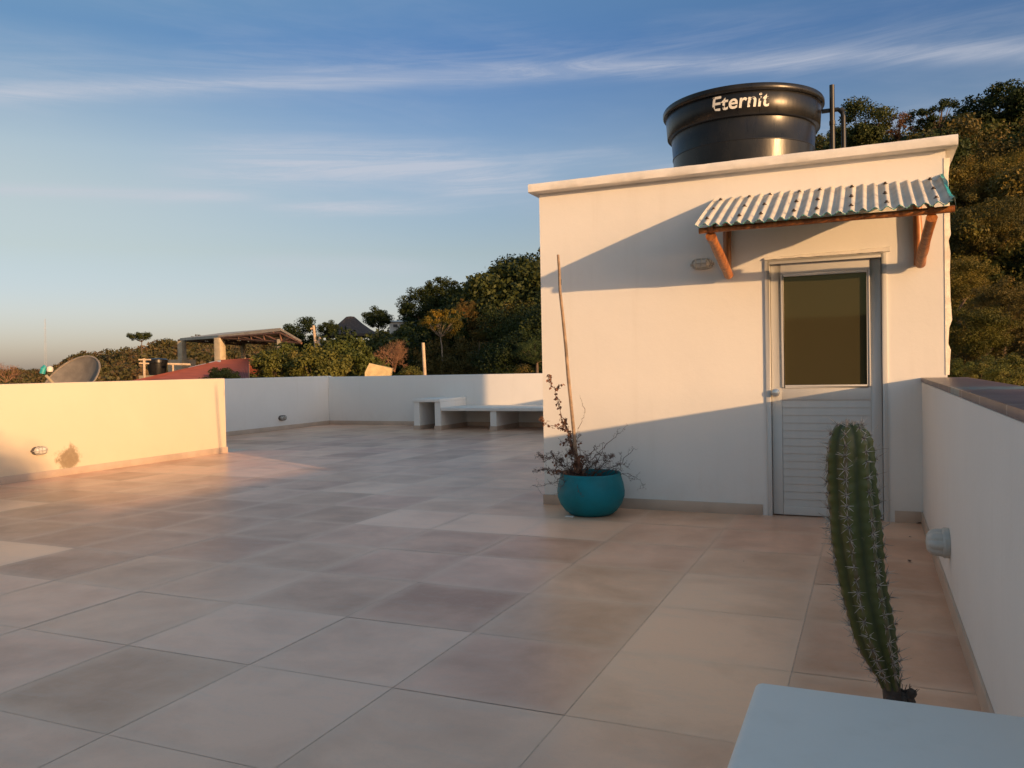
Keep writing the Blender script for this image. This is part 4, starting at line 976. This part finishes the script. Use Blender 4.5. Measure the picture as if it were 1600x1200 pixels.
m_ = MB(); prism(m_, at(294, 574, 31)-O, at(322, 567.5, 32)-O, at(322, 570, 31.4)-O, at(300, 576, 30.4)-O, .03); prism(m_, at(326, 566, 32.1)-O, at(345, 562.5, 32.6)-O, at(345, 565, 32)-O, at(330, 568, 31.6)-O, .03); m_.build('roof_sheet', M['whitestrip'], rh)
w_ = MB(); c = [F_, D_, C_, B_]; lo4 = [(p.x-O.x, p.y-O.y, 0) for p in c]; hi4 = [(p.x-O.x, p.y-O.y, p.z-O.z-.12) for p in c]
w_.add(lo4+hi4, [(0, 1, 5, 4), (1, 2, 6, 5), (2, 3, 7, 6), (3, 0, 4, 7), (4, 5, 6, 7)]); w_.build('wall', M['concrete'], rh)
# small black tank, aerial and pale pipe
bt_p = at(246, 583, 37); bt_ = empty('roof_tank', bt_p); tag(bt_, 'small distant black tank left of the red roof', 'water tank'); k = 37/F_PX
MB().lathe([(11*k, -3*k), (12.5*k, 5*k), (13.2*k, 14*k), (14.5*k, 15*k), (14.5*k, 19*k), (12*k, 20.5*k), (3*k, 21.5*k), (.001, 21.6*k)], 32, capb=True).build('body', M['tank'], bt_, smooth=True)
MB().box(-.5, .5, -.5, .5, -4.8, -3*k).build('stand', M['concrete'], bt_)
an = empty('aerial', at(226, 600, 36)); tag(an, 'pale crossed pipe aerial beside the small distant tank', 'aerial'); a0 = an.location
MB().tube([at(226, 620, 36)-a0, at(225, 560, 36)-a0], .05, 6).build('mast', M['pole'], an); MB().tube([at(216, 562, 36)-a0, at(236, 562, 36)-a0], .03, 6).build('crossbar', M['pole'], an); MB().tube([at(217, 567.5, 36)-a0, at(233, 568, 36)-a0], .03, 6).build('crossbar', M['pole'], an)
pp = empty('pale_pipe', at(280, 569, 36)); tag(pp, 'thin pale horizontal pipe in front of the left shed column', 'pipe'); a0 = pp.location
MB().tube([at(262, 568.5, 36)-a0, at(298, 569.5, 36)-a0], .045, 6).build('pipe', M['pole'], pp); MB().tube([at(270, 569, 36)-a0, at(270, 569, 36)-a0-Vector((0, 0, 4))], .04, 6).build('support', M['pole'], pp)
# open shed with trusses
sd = empty('open_shed', (at(360, 560, 42).x, at(360, 560, 42).y, at(360, 580, 42).z-3)); tag(sd, 'open shed with pale columns and a steel truss gable roof', 'shed'); O = sd.location
eL, ap, eR = at(341, 523.8, 40), at(438, 512.3, 36), at(471, 531.5, 35)
bL, bp_, bR = at(281, 528.5, 49), at(350, 519.6, 46), at(420, 533, 45.5)
m_ = MB(); prism(m_, eL-O, ap-O, bp_-O, bL-O, .13); prism(m_, ap-O, eR-O, bR-O, bp_-O, .10)
m_.build('roof', M['shedroof'], sd)
tr_ = MB(); lowL, lowR = eL.copy(), eR.copy(); lowL.z -= .12; lowR.z -= .12; ap2 = ap-Vector((0, 0, .22))
def bar(a, b, r_=.055): tr_.tube([a-O, b-O], r_, 5)
for off in (Vector((0, 0, 0)), (bp_-ap)*.5, (bp_-ap)*.97):
    a, b, c = lowL+off, lowR+off, ap2+off; a = a+(0*a); base = a.lerp(b, .0)
    bar(a, b); bar(a, c); bar(c, b); ft_ = a.lerp(b, (c-a).dot(b-a)/(b-a).length_squared); bar(c, ft_)
    for t in (.35, .55, .75): u = a.lerp(c, t); bar(u, a.lerp(ft_, t)); bar(u, a.lerp(ft_, min(1, t+.22)))
    u = b.lerp(c, .5); bar(u, ft_)
tr_.build('truss', M['rust'], sd)
pl_ = MB()
for t in (.12, .3, .5, .7, .9): pl_.tube([eL.lerp(ap, t)-O-Vector((0, 0, .16)), bL.lerp(bp_, t)-O-Vector((0, 0, .16))], .045, 5)
for t in (.3, .7): pl_.tube([ap.lerp(eR, t)-O-Vector((0, 0, .16)), bp_.lerp(bR, t)-O-Vector((0, 0, .16))], .045, 5)
pl_.build('purlin', M['rust'], sd)
for (x, yt, ds, hw) in ((284, 532, 48, .30), (343, 527, 40, .33), (379.5, 530, 45, .17), (439.5, 529, 36.2, .25)):
    p_ = at(x, yt, ds)-O; MB().box(p_.x-hw*.55, p_.x+hw*.55, p_.y-hw*.55, p_.y+hw*.55, -2.5, p_.z-.02).build('column', M['concrete'], sd, bevel=.02)
MB().box(at(284, 560, 48).x-O.x-.5, at(284, 560, 48).x-O.x+.5, at(284, 560, 48).y-O.y-.5, at(284, 560, 48).y-O.y+.5, -2.5, at(284, 562, 48).z-O.z).build('footing', M['concrete'], sd)
# rubble and debris on the roof between columns
# utility pole
up_ = empty('utility_pole', at(493, 560, 58)); tag(up_, 'leaning pale utility pole with insulators above the broad-leaved trees', 'utility pole'); a0 = up_.location
MB().tube([at(497, 590, 58)-a0, at(494, 545, 58)-a0, at(489.5, 508.5, 58)-a0], [.13, .12, .09], 8).build('pole', M['pole'], up_, smooth=True)
MB().tube([at(485, 514, 58)-a0, at(492, 511, 58)-a0], .06, 6).build('crossarm', M['pole'], up_); MB().tube([at(500, 527, 58)-a0, at(497, 535, 58)-a0, at(500, 540, 58)-a0], .10, 6).build('transformer', M['pole'], up_)
wp = empty('wooden_post', at(664, 600, 20.5)); tag(wp, 'straight pale post rising behind the back wall against the dark wood', 'post'); a0 = wp.location
MB().tube([at(666, 640, 20.5)-a0, at(663.5, 580, 20.5)-a0, at(661, 535.5, 20.5)-a0], [.045, .043, .040], 10, wob=.04, rnd=vr).build('post', M['pole'], wp, smooth=True)
# thin radio mast on the far left
ms = empty('radio_mast', at(71, 580, 170)); tag(ms, 'faint thin radio mast against the sky at far left', 'mast'); a0 = ms.location; q_ = MB()
for i in range(3): o3 = Vector((.22*math.cos(i*2.09), .22*math.sin(i*2.09), 0)); q_.tube([at(71.5, 585, 170)-a0+o3, at(70.5, 498, 170)-a0+o3*.4], .014, 4)
for i in range(24):
    t0, t1 = i/24, (i+1)/24; b0, b1 = at(71.5, 585, 170)-a0, at(70.5, 498, 170)-a0; o3 = Vector((.22*math.cos(i*2.09), .22*math.sin(i*2.09), 0)); o4 = Vector((.22*math.cos(i*2.09+2.09), .22*math.sin(i*2.09+2.09), 0)); q_.tube([b0.lerp(b1, t0)+o3, b0.lerp(b1, t1)+o4], .010, 4)
q_.build('lattice', M['mast'], ms)
# thatched hut
ht = at(548, 523, 88); hut = empty('thatched_hut', (ht.x, ht.y, ht.z-2.2)); tag(hut, 'open hut with a tall dark conical thatched roof', 'hut'); k = 88/F_PX
MB().lathe([(44*k, 2.2-.25), (44*k, 2.2), (30*k, 2.2+8*k), (18*k, 2.2+17*k), (9*k, 2.2+25*k), (6*k, 2.2+27.5*k), (.001, 2.2+28.3*k)], 28).build('roof', M['thatch'], hut, smooth=True)
for i in range(8): a = i*math.pi/4+.2; MB().tube([(38*k*math.cos(a), 38*k*math.sin(a), -2), (38*k*math.cos(a), 38*k*math.sin(a), 2.1)], .11, 6).build('post', M['barkpale'], hut)
MB().lathe([(30*k, -2), (30*k, 1.0)], 20, capt=True).build('parapet', M['dark'], hut)
def house(name, label, px, ybase, wpx, hpx, dist, wallm, roofm, roofpx, depth=4., over=.25, wins=(), low=3.):
    c = at(px, ybase, dist); k = dist/F_PX; az_ = math.atan2(c.x-CAM.x, c.y-CAM.y)
    root = empty(name, (c.x, c.y, c.z), -az_); tag(root, label, 'house'); W_, Hh = wpx*k/2, hpx*k
    MB().box(-W_, W_, 0, depth, -low, Hh).build('wall', wallm, root)
    m = MB(); o_, rz_ = over, roofpx*k
    m.add([(-W_-o_, -o_, Hh), (W_+o_, -o_, Hh), (W_+o_, depth/2, Hh+rz_), (-W_-o_, depth/2, Hh+rz_), (-W_-o_, depth+o_, Hh), (W_+o_, depth+o_, Hh)], [(0, 1, 2, 3), (3, 2, 5, 4), (0, 3, 4), (1, 5, 2), (0, 4, 5, 1)])
    m.build('roof', roofm, root)
    for (x0, x1, z0, z1) in wins:
        fr = MB().box(-W_+x0*k, -W_+x1*k, -.06, .02, z0*k, z1*k).build('window', M['housewhite'], root); MB().box(-W_+(x0+.8)*k, -W_+(x1-.8)*k, -.09, -.061, (z0+.8)*k, (z1-.8)*k).build('pane', M['dark'], fr)
house('hillside_house', 'white flat-roofed house with dark window beside the large dark tree', 624, 517, 30, 14, 78, M['housewhite'], M['whitestrip'], 4, wins=((5, 13, 5, 11), (16, 24, 5, 11)))
house('hillside_house', 'low pale outbuilding right of the thatched hut behind the bare bush', 612, 535, 34, 8, 70, M['housewhite'], M['thatch'], 6, wins=((8, 16, 1, 6),))
house('hillside_house', 'long house with a brown tiled roof under the skyline trees', 754, 466, 78, 3, 70, M['masonry'], M['brownroof'], 14, depth=7)
house('hillside_house', 'small red roof showing through the dark trees right of the brown roof', 788, 469, 18, 1, 66, M['masonry'], M['redroof'], 7, depth=4)
mz = empty('masonry_block', at(594, 600, 21.5)); tag(mz, 'broken yellowish masonry wall piece behind the back wall', 'wall'); a0 = mz.location; fwd = Vector((FW.x, FW.y, 0)).normalized()*.25
pf = [at(x, y, 21.5)-a0 for x, y in ((570, 582), (577, 567.5), (613, 575.5), (609.5, 588), (608, 640), (570, 640))]
MB().add(pf+[p+fwd for p in pf], [tuple(range(6)), tuple(range(11, 5, -1))]+[(i, (i+1) % 6, 6+(i+1) % 6, 6+i)[::-1] for i in range(6)]).build('wall', M['masonry'], mz)
print('objects', len(bpy.data.objects))
